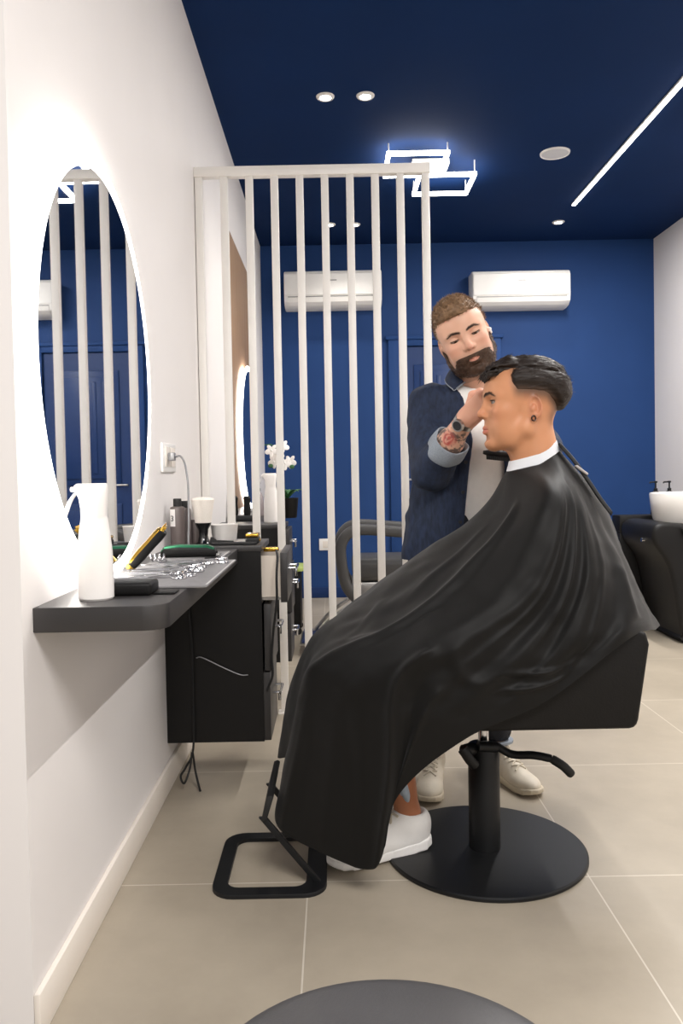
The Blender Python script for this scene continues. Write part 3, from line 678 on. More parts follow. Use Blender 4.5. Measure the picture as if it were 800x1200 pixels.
# ------------------------------------------------------------------ shampoo unit at the right
def basin():
    Y = 4.75; bx = 2.10
    t = thing('shampoo_chair', 'black shampoo chair with white wash basin by the right wall', 'shampoo unit', (2.1, Y, 0))
    side = [(1.88, 0.03), (1.845, .07), (1.80, .34), (1.765, .46), (1.70, .56), (1.685, .62), (1.70, .67), (1.76, .69), (1.9, .68), (2.3, .68), (2.4, .6), (2.42, .03)]
    side = spline([(a_+.115, b_) for a_, b_ in side], 5, closed=True)
    obj('pedestal', MB().prism([(p[0], p[1]) for p in [(q[0], q[1]) for q in side]], 'y', Y-.26, Y+.25, .025, 3), MT['black'], t)
    obj('base_plate', MB().prism(rrect(1.975, Y-.30, 2.55, Y+.28, .05), 'z', 0, .03, .004), MT['black'], t)
    prof = [(0, .655), (.17, .655), (.215, .665), (.232, .70), (.243, .77), (.249, .845), (.245, .852), (.236, .846), (.225, .78), (.18, .725), (0, .715)]
    obj('basin', MB().lathe(prof, (bx+.05, Y, 0), 56, 1.0, 1.0), MT['ceramic'], t)
    ap = MB().grid([[p+np.array([0, dy, 0]) for dy in np.linspace(-.22, .22, 6)] for p in spline([(1.93, Y, .718), (1.96, Y-.03, .71), (2.0, Y-.055, .66), (2.05, Y-.06, .58), (2.3, Y-.06, .56)], 5)])
    pad = MB().prism([(1.955, .66), (2.03, .50), (2.05, .485), (2.45, .50), (2.45, .65), (2.05, .665)], 'y', Y-.30, Y-.262, .012, 3)
    obj('neck_pad', pad, MT['greyleather'], t)
    obj('bolt', MB().cyl((1.812, Y-.12, .585), (1.788, Y-.12, .585), .012, seg=16), MT['chrome'], t)
    for k, px in enumerate((768, 784)):
        p = at(px, 580, Y=Y+.33); p[0] -= .05; p[0] += .0
        f = thing('pump_dispenser', ('black pump dispenser behind the basin rim, nearer the blue wall', 'black pump dispenser behind the basin rim, farther from the blue wall')[k], 'dispenser', (p[0]+.05, Y+.33, .706), 'black pump dispensers')
        c = (p[0]+.05, Y+.33, .706)
        obj('bottle', MB().lathe([(0, 0), (.03, 0), (.032, .004), (.032, .12), (.02, .145), (.012, .15), (0, .15)], c), MT['blackmetal'], f)
        pm = MB().lathe([(0, .15), (.012, .15), (.012, .165), (.005, .168), (.005, .20), (.011, .202), (.011, .212), (0, .213)], c)
        pm.tube([(c[0], c[1], c[2]+.207), (c[0]-.035, c[1], c[2]+.205), (c[0]-.038, c[1], c[2]+.198)], .005, 8)
        obj('pump', pm, MT['blackmetal'], f)
    obj('rear_shelf', MB().box((1.80, Y+.255, .60), (2.42, Y+.40, .705), .006), MT['black'], t)
    obj('rear_post', MB().box((1.80, Y+.255, .03), (2.0, Y+.35, .598), .006), MT['black'], t)
basin()

# ------------------------------------------------------------------ round stool nearest the camera
t = thing('round_stool', 'round dark grey stool seat at the bottom edge, nearest the camera', 'stool', (.045, .712, 0))
c = (.045, .712, 0)
seat_m = mat('grey_vinyl_seat', (70, 69, 70), .38, noise=.06, nscale=14, bump=.1, bscale=300)
obj('seat', MB().lathe([(0, .35), (.185, .35), (.202, .358), (.208, .375), (.207, .398), (.198, .412), (.18, .4185), (.1, .42), (0, .42)], c, 72), seat_m, t)
obj('column', MB().lathe([(.03, .05), (.03, .2), (.018, .2), (.018, .35)], c), MT['chrome'], t)
for k in range(5):
    a = 2*pi*k/5+.3; e = (c[0]+.24*cos(a), c[1]+.24*sin(a))
    lg = obj('leg', MB().tube([(c[0]+.02*cos(a), c[1]+.02*sin(a), .085), (e[0], e[1], .062)], [.02, .013], 10), MT['blackmetal'], t)
    obj('caster', MB().cyl((e[0]-.01*sin(a), e[1]+.01*cos(a), .025), (e[0]+.01*sin(a), e[1]-.01*cos(a), .025), .025, seg=18), MT['rubber'], lg)

# ------------------------------------------------------------------ customer's barber chair and footrest
CX_, CY_ = .382, 2.075
def chair_main():
    t = thing('barber_chair', 'black barber chair on a round floor plate, customer seated on it', 'chair', (CX_, CY_, 0))
    obj('base_plate', MB().lathe([(0, 0), (.259, 0), (.262, .003), (.262, .009), (.258, .012), (0, .0122)], (CX_, CY_, 0), 96), MT['blackmetal'], t)
    col = MB().lathe([(.041, .0122), (.041, .281), (.039, .284), (.014, .284)], (CX_, CY_, 0), 40)
    obj('column', col, MT['blackmetal'], t)
    obj('piston', MB().cyl((CX_, CY_, .2842), (CX_, CY_, .415), .0135), MT['chrome'], t)
    a = at(550, 886, Y=CY_-.04)
    cl = MB().tube([(CX_-.062, CY_-.045, .288), (CX_-.045, CY_-.052, .262), (CX_-.032, CY_-.045, .245)], .014, 14)
    cl.tube([(CX_-.058, CY_-.04, .280), (CX_-.03, CY_-.02, .280)], .017, 14); cl.tube([(CX_-.02, CY_-.035, .29), (CX_+.03, CY_-.03, .285)], .014, 14)
    obj('pump_hinge', cl, MT['blackmetal'], t)
    L = [(CX_+.03, CY_-.02, .285), tuple(at(600, 884, Y=CY_-.03)), tuple(at(625, 885, Y=CY_-.05)), tuple(at(646, 889, Y=CY_-.06))]
    obj('pump_lever', MB().tube(spline(L, 6), [.0105]*18+[.0095], 12), MT['blackmetal'], t)
    obj('lever_grip', MB().tube(spline([L[-1], tuple(at(660, 898, Y=CY_-.07)), tuple(at(670, 908, Y=CY_-.07))], 5), [.0105]+[.0118]*9+[.0095], 12), MT['rubber'], t)
    # upholstered seat, side panels and back
    obj('seat', MB().box((.20, 1.845, .43), (.66, 2.305, .515), .03, 4), MT['leather'], t)
    pan = [(.30, .407), (.664, .407), (.675, .410), (.682, .417), (.686, .428), (.712, .60), (.705, .625), (.68, .635), (.26, .635), (.24, .62), (.25, .55), (.28, .43)]
    for y0, y1 in ((1.795, 1.842), (2.308, 2.355)):
        obj('side_panel', MB().prism(pan, 'y', y0, y1, .010, 3), MT['leather'], t)
    obj('backrest', MB().prism([(.65, .45), (.70, .45), (.715, .66), (.705, .80), (.69, .82), (.675, .82), (.66, .74), (.65, .60)], 'y', 1.96, 2.20, .02, 3), MT['leather'], t)
    obj('seat_plate', MB().box((.28, 1.93, .405), (.56, 2.22, .428), .004), MT['blackmetal'], t)
chair_main()
t = thing('footrest', 'black metal footrest frame with rounded floor loop in front of the chair', 'footrest', (-.18, 2.02, 0))
x0, x1, y0, y1 = -.312, -.034, 1.855, 2.185
outer = rrect(x0, y0, x1, y1, .055); inner = rrect(x0+.036, y0+.036, x1-.05, y1-.036, .03)
fb = MB(); P = [[(o_[0], o_[1], 0), (o_[0], o_[1], .0085), (o_[0]*.98+.02*i_[0], o_[1]*.98+.02*i_[1], .010), (i_[0], i_[1], .010), (i_[0], i_[1], 0), (o_[0], o_[1], 0)] for o_, i_ in zip(outer, inner)]
fb.grid(P, closed_u=True); obj('floor_loop', fb, MT['blackmetal'], t)
for yy in (1.915, 2.125):
    ar = MB().prism([(-.066, .0101), (-.048, .0101), (-.178, .170), (-.196, .170)], 'y', yy-.006, yy+.006, .001)
    obj('strut', ar, MT['blackmetal'], t)
bar = MB().prism([(-.190, .165), (-.176, .168), (-.158, .225), (-.164, .229), (-.174, .226)], 'y', 1.90, 2.14, .002)
obj('foot_bar', bar, MT['rubber'], t)
# ------------------------------------------------------------------ smooth organic surfaces (people, shoes, clothing)
class SDF:
    """list of smooth-blended primitives evaluated on a voxel grid and meshed with surface nets"""
    def __init__(s): s.ops = []
    def ell(s, c, r, k=.02, R=None, mode='u'):
        s.ops.append(('ell', np.array(c, float), np.array(r, float), k, None if R is None else np.array(R), mode)); return s
    def cone(s, a, b, ra, rb, k=.02, mode='u', flat=None):
        s.ops.append(('cone', np.array(a, float), np.array(b, float), ra, rb, k, mode, flat)); return s
    def chain(s, pts, rs, k=.02, mode='u'):
        for i in range(len(pts)-1): s.cone(pts[i], pts[i+1], rs[i], rs[i+1], k, mode)
        return s
    def fn(s, f, k=.01, mode='i'):
        s.ops.append(('fn', f, k, mode)); return s
    def eval(s, P):
        d = None
        for o in s.ops:
            if o[0] == 'ell':
                _, c, r, k, R, mode = o
                q = P-c
                if R is not None: q = q @ R
                q0 = q/r; k0 = np.sqrt((q0*q0).sum(-1)); q1 = q/(r*r); k1 = np.sqrt((q1*q1).sum(-1))
                v = k0*(k0-1)/np.maximum(k1, 1e-9)
            elif o[0] == 'cone':
                _, a, b, ra, rb, k, mode, flat = o
                ab = b-a; L2 = ab@ab; t = np.clip(((P-a)@ab)/L2, 0, 1)
                q = P-a-t[..., None]*ab
                if flat is not None:
                    n, f = flat; n = np.array(n, float); n /= np.linalg.norm(n)
                    pn = q@n; q = q+(pn*(f-1))[..., None]*n
                v = np.sqrt((q*q).sum(-1))-(ra+(rb-ra)*t)
                if flat is not None: v = v/max(1, flat[1]**.5)
            else:
                _, f, k, mode = o; v = f(P, d)
            if mode == 'set': d = v; continue
            if d is None: d = v; continue
            if mode == 'u':
                h = np.clip(.5+.5*(d-v)/k, 0, 1); d = d*(1-h)+v*h-k*h*(1-h)
            elif mode == 's':
                h = np.clip(.5-.5*(d+v)/k, 0, 1); d = d*(1-h)-v*h+k*h*(1-h)
            elif mode == 'i':
                h = np.clip(.5-.5*(v-d)/k, 0, 1); d = v*(1-h)+d*h+k*h*(1-h)
        return d.astype(np.float32)
def vnoise(P, freq, seed=0):
    """cheap smooth 3D value noise in -1..1"""
    q = P*freq; i = np.floor(q).astype(np.int64); f = q-i; f = f*f*(3-2*f)
    def h(a, b, c):
        n = (a*374761393+b*668265263+c*1274126177+seed*974634777) & 0x7fffffff
        n = ((n ^ (n >> 13))*1274126177) & 0x7fffffff
        return ((n ^ (n >> 16)) & 0xffff)/32767.5-1
    r = 0
    for a in (0, 1):
        for b in (0, 1):
            for c in (0, 1):
                wgt = (f[..., 0] if a else 1-f[..., 0])*(f[..., 1] if b else 1-f[..., 1])*(f[..., 2] if c else 1-f[..., 2])
                r = r+wgt*h(i[..., 0]+a, i[..., 1]+b, i[..., 2]+c)
    return r
def nets(field, lo, hi, vox):
    lo = np.array(lo, float); hi = np.array(hi, float); n = np.ceil((hi-lo)/vox).astype(int)+1
    xs, ys, zs = [lo[i]+vox*np.arange(n[i]) for i in range(3)]
    D = np.empty(n, np.float32)
    for a in range(0, n[0], 12):
        g = np.stack(np.meshgrid(xs[a:a+12], ys, zs, indexing='ij'), -1)
        D[a:a+12] = field(g)
    S = D < 0
    nx, ny, nz = n-1
    corners = [(a, b, c) for a in (0, 1) for b in (0, 1) for c in (0, 1)]
    cnt = np.zeros((nx, ny, nz), np.int8)
    for a, b, c in corners: cnt += S[a:a+nx, b:b+ny, c:c+nz]
    act = (cnt > 0) & (cnt < 8); idx = np.argwhere(act)
    vid = -np.ones((nx, ny, nz), np.int64); vid[act] = np.arange(len(idx))
    acc = np.zeros((len(idx), 3)); wt = np.zeros(len(idx)); I = idx.T
    for p in corners:
        for ax in range(3):
            if p[ax]: continue
            q = list(p); q[ax] = 1
            d0 = D[I[0]+p[0], I[1]+p[1], I[2]+p[2]]; d1 = D[I[0]+q[0], I[1]+q[1], I[2]+q[2]]
            m = (d0 < 0) != (d1 < 0); t = np.where(m, d0/np.where(m, d0-d1, 1), 0)
            pt = np.zeros((len(idx), 3)); pt += np.array(p); pt[:, ax] += t
            acc += pt*m[:, None]; wt += m
    V = lo+vox*(idx+acc/wt[:, None])
    Q = []
    for ax in range(3):
        u, v = (ax+1) % 3, (ax+2) % 3
        sl0 = [slice(1, n[i]-1) for i in range(3)]; sl0[ax] = slice(0, n[ax]-1); sl1 = list(sl0); sl1[ax] = slice(1, n[ax])
        A = S[tuple(sl0)]; B = S[tuple(sl1)]; e = np.argwhere(A != B); off = np.array([1, 1, 1]); off[ax] = 0; e = e+off
        inside = S[e[:, 0], e[:, 1], e[:, 2]]
        def cell(du, dv):
            c = e.copy(); c[:, u] += du; c[:, v] += dv; return vid[c[:, 0], c[:, 1], c[:, 2]]
        q = np.stack([cell(-1, -1), cell(0, -1), cell(0, 0), cell(-1, 0)], 1)
        q[~inside] = q[~inside][:, ::-1]; Q.append(q)
    Q = np.concatenate(Q); Q = Q[(Q >= 0).all(1)]
    return V, Q
def np_mesh(name, V, Q, cols=None):
    me = bpy.data.meshes.new(name); me.vertices.add(len(V)); me.vertices.foreach_set('co', np.asarray(V, np.float32).ravel())
    me.loops.add(Q.size); me.loops.foreach_set('vertex_index', Q.ravel().astype(np.int32))
    me.polygons.add(len(Q)); me.polygons.foreach_set('loop_start', np.arange(0, Q.size, 4, dtype=np.int32)); me.polygons.foreach_set('loop_total', np.full(len(Q), 4, np.int32))
    me.polygons.foreach_set('use_smooth', np.ones(len(Q), bool)); me.update(calc_edges=True); me.validate()
    if cols is not None:
        ca = me.color_attributes.new('Col', 'FLOAT_COLOR', 'POINT'); c4 = np.ones((len(V), 4), np.float32); c4[:, :3] = cols
        ca.data.foreach_set('color', c4.ravel())
    return me
def smooth_v(V, Q, it=1, lam=.5):
    for _ in range(it):
        acc = np.zeros_like(V); w_ = np.zeros(len(V))
        for a in range(4):
            for b in ((a+1) % 4, (a-1) % 4):
                np.add.at(acc, Q[:, a], V[Q[:, b]]); np.add.at(w_, Q[:, a], 1)
        V = V*(1-lam)+lam*acc/np.maximum(w_, 1)[:, None]
    return V
def rotm(ax, a):
    c, s = cos(a), sin(a)
    return np.array({'x': [[1, 0, 0], [0, c, -s], [0, s, c]], 'y': [[c, 0, s], [0, 1, 0], [-s, 0, c]], 'z': [[c, -s, 0], [s, c, 0], [0, 0, 1]]}[ax])
def lin(*c): return np.array(srgb(*c)[:3])
def mixc(A, B, t): return A*(1-t)[:, None]+np.asarray(B)*t[:, None]
def sstep(a, b, x):
    t = np.clip((x-a)/(b-a), 0, 1); return t*t*(3-2*t)

def head_sdf(p):
    """head in its own frame: x forward, y left, z up, origin between the ears"""
    s = SDF(); g = p.get
    s.ell((0, 0, .046), (.098, .074, .078), .02)
    s.ell((.035, 0, .05), (.066, .066, .066), .03)                       # forehead
    s.ell((.048, 0, -.012), (.050, .060, .075), .03)                     # mid face
    s.ell((.062, 0, -.045), (.040, .044, .045), .025)                    # muzzle
    for sg in (1, -1):
        s.chain([(-.002, .060*sg, -.012), (.012, .054*sg, -.052), (.045, .036*sg, -.078), (.080, .012*sg, -.084)], [.014, .016, .015, .0155], .026)
        s.ell((.066, .044*sg, -.006), (.026, .020, .019), .02)           # cheekbone
        s.ell((.052, .040*sg, -.045), (.030, .018, .030), .025)          # cheek
    s.ell((.086, 0, -.084), (.0165, .020, .0140), .014)                  # chin
    for sg in (1, -1):
        s.cone((.093, .010*sg, .038), (.074, .048*sg, .038), .011, .010, .012)   # brow ridge
        s.ell((.1045, .032*sg, .020), (.018, .019, .0125), .014, mode='s')       # eye socket
        s.ell((.080, .032*sg, .020), (.0150, .0165, .0140), .005)                # lids
    s.cone((.096, 0, .028), (.113, 0, -.004), .0075, .0085, .012)        # nose bridge
    s.ell((.1135, 0, -.009), (.0115, .0105, .0095), .008)                # tip
    for sg in (1, -1): s.ell((.1015, .0125*sg, -.0135), (.011, .007, .0075), .006)
    for sg in (1, -1): s.ell((.107, .0065*sg, -.0205), (.0055, .0033, .004), .003, mode='s')
    # lips
    for sg in (1, -1):
        s.cone((.1045, .004*sg, -.0440), (.089, .023*sg, -.0495), .0058, .003, .006)
        s.cone((.1035, .004*sg, -.0555), (.089, .021*sg, -.0515), .0066, .003, .006)
        s.cone((.1125, 0, -.0498), (.0945, .023*sg, -.0502), .0014, .0012, .0025, mode='s')
    s.ell((.1115, 0, -.033), (.006, .004, .008), .006, mode='s')         # philtrum
    s.ell((.107, 0, -.071), (.010, .022, .006), .010, mode='s')          # fold above the chin
    # neck
    nb = p['neck']
    s.chain(nb, p['neck_r'], .03)
    # ears
    for sg in (1, -1):
        Re = rotm('z', sg*radians(-24)) @ rotm('y', radians(10))
        e = np.array([-.008, .0755*sg, .004])
        s.ell(e, (.0180, .0068, .0305), .006, R=Re)
        s.ell(e+np.array([.0, .0050*sg, .003]), (.0118, .0070, .0205), .003, R=Re, mode='s')
        s.ell(e+np.array([.0025, .001*sg, -.003]), (.005, .0045, .011), .005, R=Re)
        s.ell(e+np.array([.004, -.0005*sg, -.026]), (.008, .0045, .009), .006, R=Re)
        s.ell(e+np.array([.008, .002*sg, -.006]), (.004, .004, .006), .004)
    if g('slit', 0):
        hh = p['slit']
        for sg in (1, -1):
            s.ell((.0930, .0340*sg, .020+p.get('slit_z', 0)), (.0135, .0150, hh), .0015, mode='s', R=rotm('z', sg*radians(24)))
    return s
def eye_mesh(c, r, gaze, iris_col, sg):
    """eyeball with iris and pupil colours, in the head's frame"""
    u = np.linspace(0, pi, 25); v = np.linspace(0, 2*pi, 33); g_ = np.array(gaze, float); g_ /= np.linalg.norm(g_)
    P = np.array([[(sin(a)*cos(b), sin(a)*sin(b), cos(a)) for a in u] for b in v])
    f = P.reshape(-1, 3); V = c+f*r
    ang = np.arccos(np.clip(f@g_, -1, 1))
    col = np.tile(lin(160, 142, 132), (len(V), 1)); col = mixc(col, lin(*iris_col), 1-sstep(.50, .58, ang)); col = mixc(col, lin(12, 10, 10), 1-sstep(.2, .25, ang))
    n0, n1 = len(v), len(u)
    Q = np.array([[i*n1+j, (i+1)*n1+j, (i+1)*n1+j+1, i*n1+j+1] for i in range(n0-1) for j in range(n1-1)])
    return V, Q, col
def strands(roots, dirs, length, r, curl=.2, seed=1):
    rg = np.random.default_rng(seed); V = []; Q = []; n = 0
    for p, d in zip(roots, dirs):
        L = length*rg.uniform(.7, 1.25); d = d+rg.normal(0, curl, 3); d /= np.linalg.norm(d)
        a = np.cross(d, [.3, .5, .81]); a /= np.linalg.norm(a); b = np.cross(d, a); bend = rg.normal(0, .15, 3)
        for k, (t, w_) in enumerate(((0, 1), (.5, .8), (1, .15))):
            q = p+d*L*t+bend*L*t*t
            for m in range(3):
                an = 2*pi*m/3; V.append(q+(a*cos(an)+b*sin(an))*r*w_)
        for k in range(2):
            for m in range(3): Q.append([n+k*3+m, n+k*3+(m+1) % 3, n+(k+1)*3+(m+1) % 3, n+(k+1)*3+m])
        n += 9
    return np.array(V), np.array(Q)
def join(parts):
    V = []; Q = []; C = []; n = 0
    for p in parts:
        V.append(p[0]); Q.append(p[1]+n); n += len(p[0])
        if len(p) > 2: C.append(p[2])
    return (np.concatenate(V), np.concatenate(Q)) + ((np.concatenate(C),) if C else ())
def vnormals(V, Q):
    fn = np.cross(V[Q[:, 2]]-V[Q[:, 0]], V[Q[:, 3]]-V[Q[:, 1]]); N = np.zeros_like(V)
    for a in range(4): np.add.at(N, Q[:, a], fn)
    return N/np.maximum(np.linalg.norm(N, axis=1), 1e-12)[:, None]

SKIN = attr_mat('skin', .46, .10, .12, 500, .4)
HAIRM = attr_mat('hair', .48, 0, .5, 700, .3)
CLOTH = lambda n, rgb, **k: mat(n, rgb, k.pop('rough', .85), noise=k.pop('noise', .08), nscale=k.pop('nscale', 60), bump=k.pop('bump', .25), bscale=k.pop('bscale', 500), **k)
DENIM = CLOTH('dark_denim', (32, 43, 66), noise=.4, nscale=90, stretch=(1, 1, .3))
DENIMIN = CLOTH('pale_denim_inside', (150, 158, 168), noise=.12, nscale=250)
TEE = CLOTH('white_cotton', (246, 243, 238), noise=.02)
JEANBLK = CLOTH('dark_navy_jeans', (28, 30, 38))
JEANLT = CLOTH('light_blue_jeans', (168, 182, 196), noise=.12)
CAPE = mat('black_nylon_cape', (14, 13, 12), .56, noise=.06, nscale=14, bump=.12, bscale=900, sheen=.06, spec=.2)
LASHM = mat('lash', (24, 18, 16), .6, noise=.02)
EYEM = attr_mat('eye', .12)
SHOEW = mat('white_leather', (246, 244, 241), .5, noise=.03, nscale=30, bump=.15, bscale=260)
SHOEC = mat('cream_leather', (218, 208, 190), .55, noise=.06, nscale=24, bump=.15, bscale=260)
SOLEC = mat('cream_rubber', (206, 194, 172), .6, noise=.06)
LACE = mat('cream_laces', (210, 200, 182), .8, noise=.06)

def place(V, org, F, L, U, sc_=1.0):
    """head frame to world: F, L, U are the world directions of forward, left, up"""
    return np.asarray(org)+sc_*(V[:, :1]*F+V[:, 1:2]*L+V[:, 2:3]*U)

def shoe(name, parent, heel, yaw, mu, ms, L=.285, pitch=0., lace=True, label=None, tall=1.0):
    """low sneaker: local x from heel to toe, z up from the ground"""
    k = L/.285
    u = SDF()
    u.ell((.045, 0, .045), (.05, .034, .048), .03).ell((.12, 0, .035), (.085, .037, .036), .03).ell((.21, 0, .028), (.072, .043, .028), .03)
    u.ell((.045, 0, .078), (.046, .040, .034), .03).cone((.075, 0, .085), (.16, 0, .052), .026, .022, .03)
    u.ell((.043, 0, .112), (.034, .030, .030), .008, mode='s')
    u.fn(lambda P, d: .012-P[..., 2], .006)
    V, Q = nets(u.eval, (-.02, -.06, 0), (.30, .06, .13), .0042); V = smooth_v(V, Q, 1)
    so = SDF()
    def sole(P, d):
        x = P[..., 0]; hw = np.interp(x, [-.008, .0, .02, .06, .12, .18, .22, .26, .28, .288], [.002, .02, .033, .037, .036, .042, .046, .040, .024, .004])
        zt = np.interp(x, [0, .05, .15, .24, .288], [.030, .028, .022, .022, .030]); zb = np.interp(x, [0, .03, .2, .25, .288], [.004, .0, .0, .003, .014])
        return np.maximum(np.maximum(np.abs(P[..., 1])-hw, P[..., 2]-zt), np.maximum(zb-P[..., 2], np.maximum(x-.288, -.008-x)))
    so.fn(sole, mode='u'); Vs, Qs = nets(so.eval, (-.02, -.06, -.006), (.30, .06, .045), .004); Vs = smooth_v(Vs, Qs, 1)
    Rm = rotm('z', yaw) @ rotm('y', -pitch)
    tf = lambda V: np.asarray(heel)+(V*k*np.array([1, 1, tall])) @ Rm.T
    up = link_mesh(name, np_mesh(name, tf(V), Q), mu, parent)
    if label: up['label'] = label
    link_mesh('sole', np_mesh('sole', tf(Vs), Qs), ms, up)
    if lace:
        lm = MB()
        zc_ = np.linspace(.02, .13, 111)
        def topz(x, y):
            d = u.eval(np.stack([np.full(111, x), np.full(111, y), zc_], -1)[None, None])[0, 0]
            w_ = np.nonzero(d < 0)[0]; return zc_[w_[-1]] if len(w_) else .03
        for i in range(5):
            x = .098+.020*i
            for sg in (1, -1):
                pts = [(x-.004, -.022*sg), (x+.002, -.010*sg), (x+.008, .004*sg), (x+.016, .020*sg)]
                lm.tube([tf(np.array([[a_, b_, topz(a_, b_)+.0025]]))[0] for a_, b_ in pts], .0030, 6)
        obj('laces', lm, LACE, up)
    return up

def finger(s, base, d1, d2, d3, l, r, k=.005):
    """three phalanges"""
    p = [np.array(base, float)]
    for d, q in zip((d1, d2, d3), (.45, .31, .24)):
        d = np.array(d, float); p.append(p[-1]+d/np.linalg.norm(d)*l*q)
    s.chain(p, [r, r*.95, r*.88, r*.74], k); return p
def face_hair(V, Q, brow, O, F, L, U, p, col, lid, seed):
    """eyebrow hairs and upper lash lines"""
    N = vnormals(V, Q); rg = np.random.default_rng(seed); sel = np.nonzero(brow > .6)[0]; sel = np.repeat(sel, 3)
    pos = V[sel]+rg.normal(0, .0009, (len(sel), 3)); sg = np.sign(V[sel, 1])
    d = np.stack([np.full(len(sel), -.35), sg*.85, np.where(np.abs(V[sel, 1]) < .02, .5, .12)], -1); d -= (d*N[sel]).sum(1)[:, None]*N[sel]; d += N[sel]*.04
    d /= np.linalg.norm(d, axis=1)[:, None]; pos = pos-N[sel]*.0004
    Vs, Qs = strands(pos, d, .0048, .00034, .10, seed)
    link_mesh('eyebrows', np_mesh('eyebrows', place(Vs, O, F, L, U), Qs, np.tile(col, (len(Vs), 1))), HAIRM, p)
    for sg in (1, -1):
        pts = [np.array([.0800+.0158*cos(a), sg*(.032+.0172*sin(a)), .020+lid*cos(a*.9)**.8+.0012]) for a in np.linspace(-.75, 1.15, 14)]
        W_ = place(np.array(pts), O, F, L, U)
        obj('eyelashes', MB().tube(list(W_), [.0004]+[.0010]*12+[.0004], 6), LASHM, p)

# ------------------------------------------------------------------ seated customer
HO = np.array([.503, 2.08, 1.157]); HF, HL, HU = np.array([-1., 0, 0]), np.array([0, -1., 0]), np.array([0, 0, 1.])
def toL(P, org, F, L, U): q = P-org; return np.stack([q@F, q@L, q@U], -1)
def customer():
    SK = lin(206, 145, 106)
    hp = dict(neck=[(-.020, 0, -.02), (-.020, 0, -.10), (-.024, 0, -.17)], neck_r=[.050, .053, .058], slit=.0038)
    H = head_sdf(hp)
    V, Q = nets(H.eval, (-.125, -.105, -.185), (.14, .105, .145), .0023); V = smooth_v(V, Q, 1, .4)
    x, y, z = V.T; ay = np.abs(y)
    C = np.tile(SK, (len(V), 1))
    mott = vnoise(V, 60, 3)*.5+vnoise(V, 25, 5)*.5
    C = C*(1+.05*mott[:, None])
    C = mixc(C, lin(206, 132, 100), .5*np.exp(-(((x-.075)/.03)**2+((ay-.045)/.02)**2+((z+.01)/.02)**2)))
    C = mixc(C, lin(204, 128, 98), .5*(np.exp(-(((x-.12)/.02)**2+(y/.014)**2+((z+.01)/.014)**2))))
    C = mixc(C, lin(198, 128, 98), .5*sstep(.07, .078, ay)*(x < .02)*(x > -.04)*(z < .045)*(z > -.035))
    lips = np.exp(-(((z+.0497)/.0095)**2)**2-((ay/.021)**2)**3)*sstep(.086, .092, x)
    C = mixc(C, lin(190, 108, 94), .85*lips)
    zl = np.interp(x, [-.12, -.1, -.085, -.065, -.04, 0, .045, .06], [-.03, -.03, -.012, .02, .045, .052, .056, .08])
    zl = zl-.004; fade = sstep(-.036, .0, z-zl)*sstep(.060, .030, x)*(ay > .02)
    C = mixc(C, lin(74, 58, 48), .88*fade)
    patch = np.exp(-(((x+.062)/.013)**2+((z+.018)/.022)**2))*(ay > .03)
    C = mixc(C, lin(70, 54, 46), .55*patch)
    zb = np.interp(ay, [.008, .02, .036, .052], [.036, .0415, .0435, .034]); hb = np.interp(ay, [.008, .02, .04, .055], [.0035, .0042, .0035, .001])
    brow = np.exp(-(((z-zb)/hb)**2)**2)*(x > .06)*sstep(.007, .012, ay)*sstep(.056, .048, ay)
    C = mixc(C, lin(38, 28, 24), .92*brow)
    lash = np.exp(-(((z-.0245)/.0016)**2)-(((ay-.033)/.014)**2)**2)*(x > .075)
    C = mixc(C, lin(44, 30, 25), .9*lash)
    HV, HQ, BROW = V, Q, brow
    headp = (place(V, HO, HF, HL, HU), Q, C)
    # body under the cape, seated, and the near calf
    B = SDF(); k = .05; cy = 2.08
    B.cone((.57, cy, .62), (.54, cy, .78), .135, .125, k, flat=((1, 0, 0), 1.3)).cone((.54, cy, .78), (.520, cy, .89), .125, .11, k, flat=((1, 0, 0), 1.5))
    B.cone((.520, cy-.11, .895), (.520, cy+.11, .895), .048, .048, .04).cone((.514, cy, .92), (.512, cy, 1.0), .056, .054, .04)
    NK = (.055, 1.985, .525); FK = (.02, 2.165, .535)
    for sg, kn, an in ((-1, NK, (.180, 2.075, .105)), (1, FK, (.09, 2.22, .105))):
        B.cone((.56, cy+sg*.09, .595), kn, .075, .054, .04); B.cone(kn, (kn[0]*.45+an[0]*.55+.012, kn[1]*.5+an[1]*.5, .34), .055, .052, .02)
        B.cone((kn[0]*.45+an[0]*.55+.012, kn[1]*.5+an[1]*.5, .34), an, .050, .031, .02).cone(an, (an[0]-.004, an[1]-.002, .070), .031, .029, .02)
        B.chain([(.525, cy+sg*.145, .895), (.50, cy+sg*.175, .74), (.34, cy+sg*.165, .66), (.26, cy+sg*.15, .645)], [.045, .038, .03, .026], .03)
    Vb, Qb = nets(B.eval, (-.12, 1.78, .04), (.74, 2.38, 1.03), .0085); Vb = smooth_v(Vb, Qb, 1)
    V, Q, C = join([headp, (Vb, Qb, np.tile(lin(176, 116, 84), (len(Vb), 1)))])
    p = link_mesh('person', np_mesh('person', V, Q, C), SKIN, None, (.40, 2.08, .04))
    tag(p, 'seated young customer in profile under a black barber cape', 'person')
    # eyes
    for sg in (1, -1):
        Ve, Qe, Ce = eye_mesh(np.array([.0805, .032*sg, .020]), .0133, (1, .05*sg, -.05), (44, 30, 22), sg)
        link_mesh('eye', np_mesh('eye', place(Ve, HO, HF, HL, HU), Qe, Ce), EYEM, p)
    face_hair(HV, HQ, BROW, HO, HF, HL, HU, p, lin(30, 22, 18), .0040, 5)
    # hair: slick side-parted top, short dark sides
    def grain(P): return vnoise(P*np.array([1, 6, 6]), 38, 11)*.0022+vnoise(P*np.array([1, 5, 5]), 90, 4)*.0009
    S = SDF()
    S.ell((-.008, -.004, .086), (.100, .070, .057), .01)
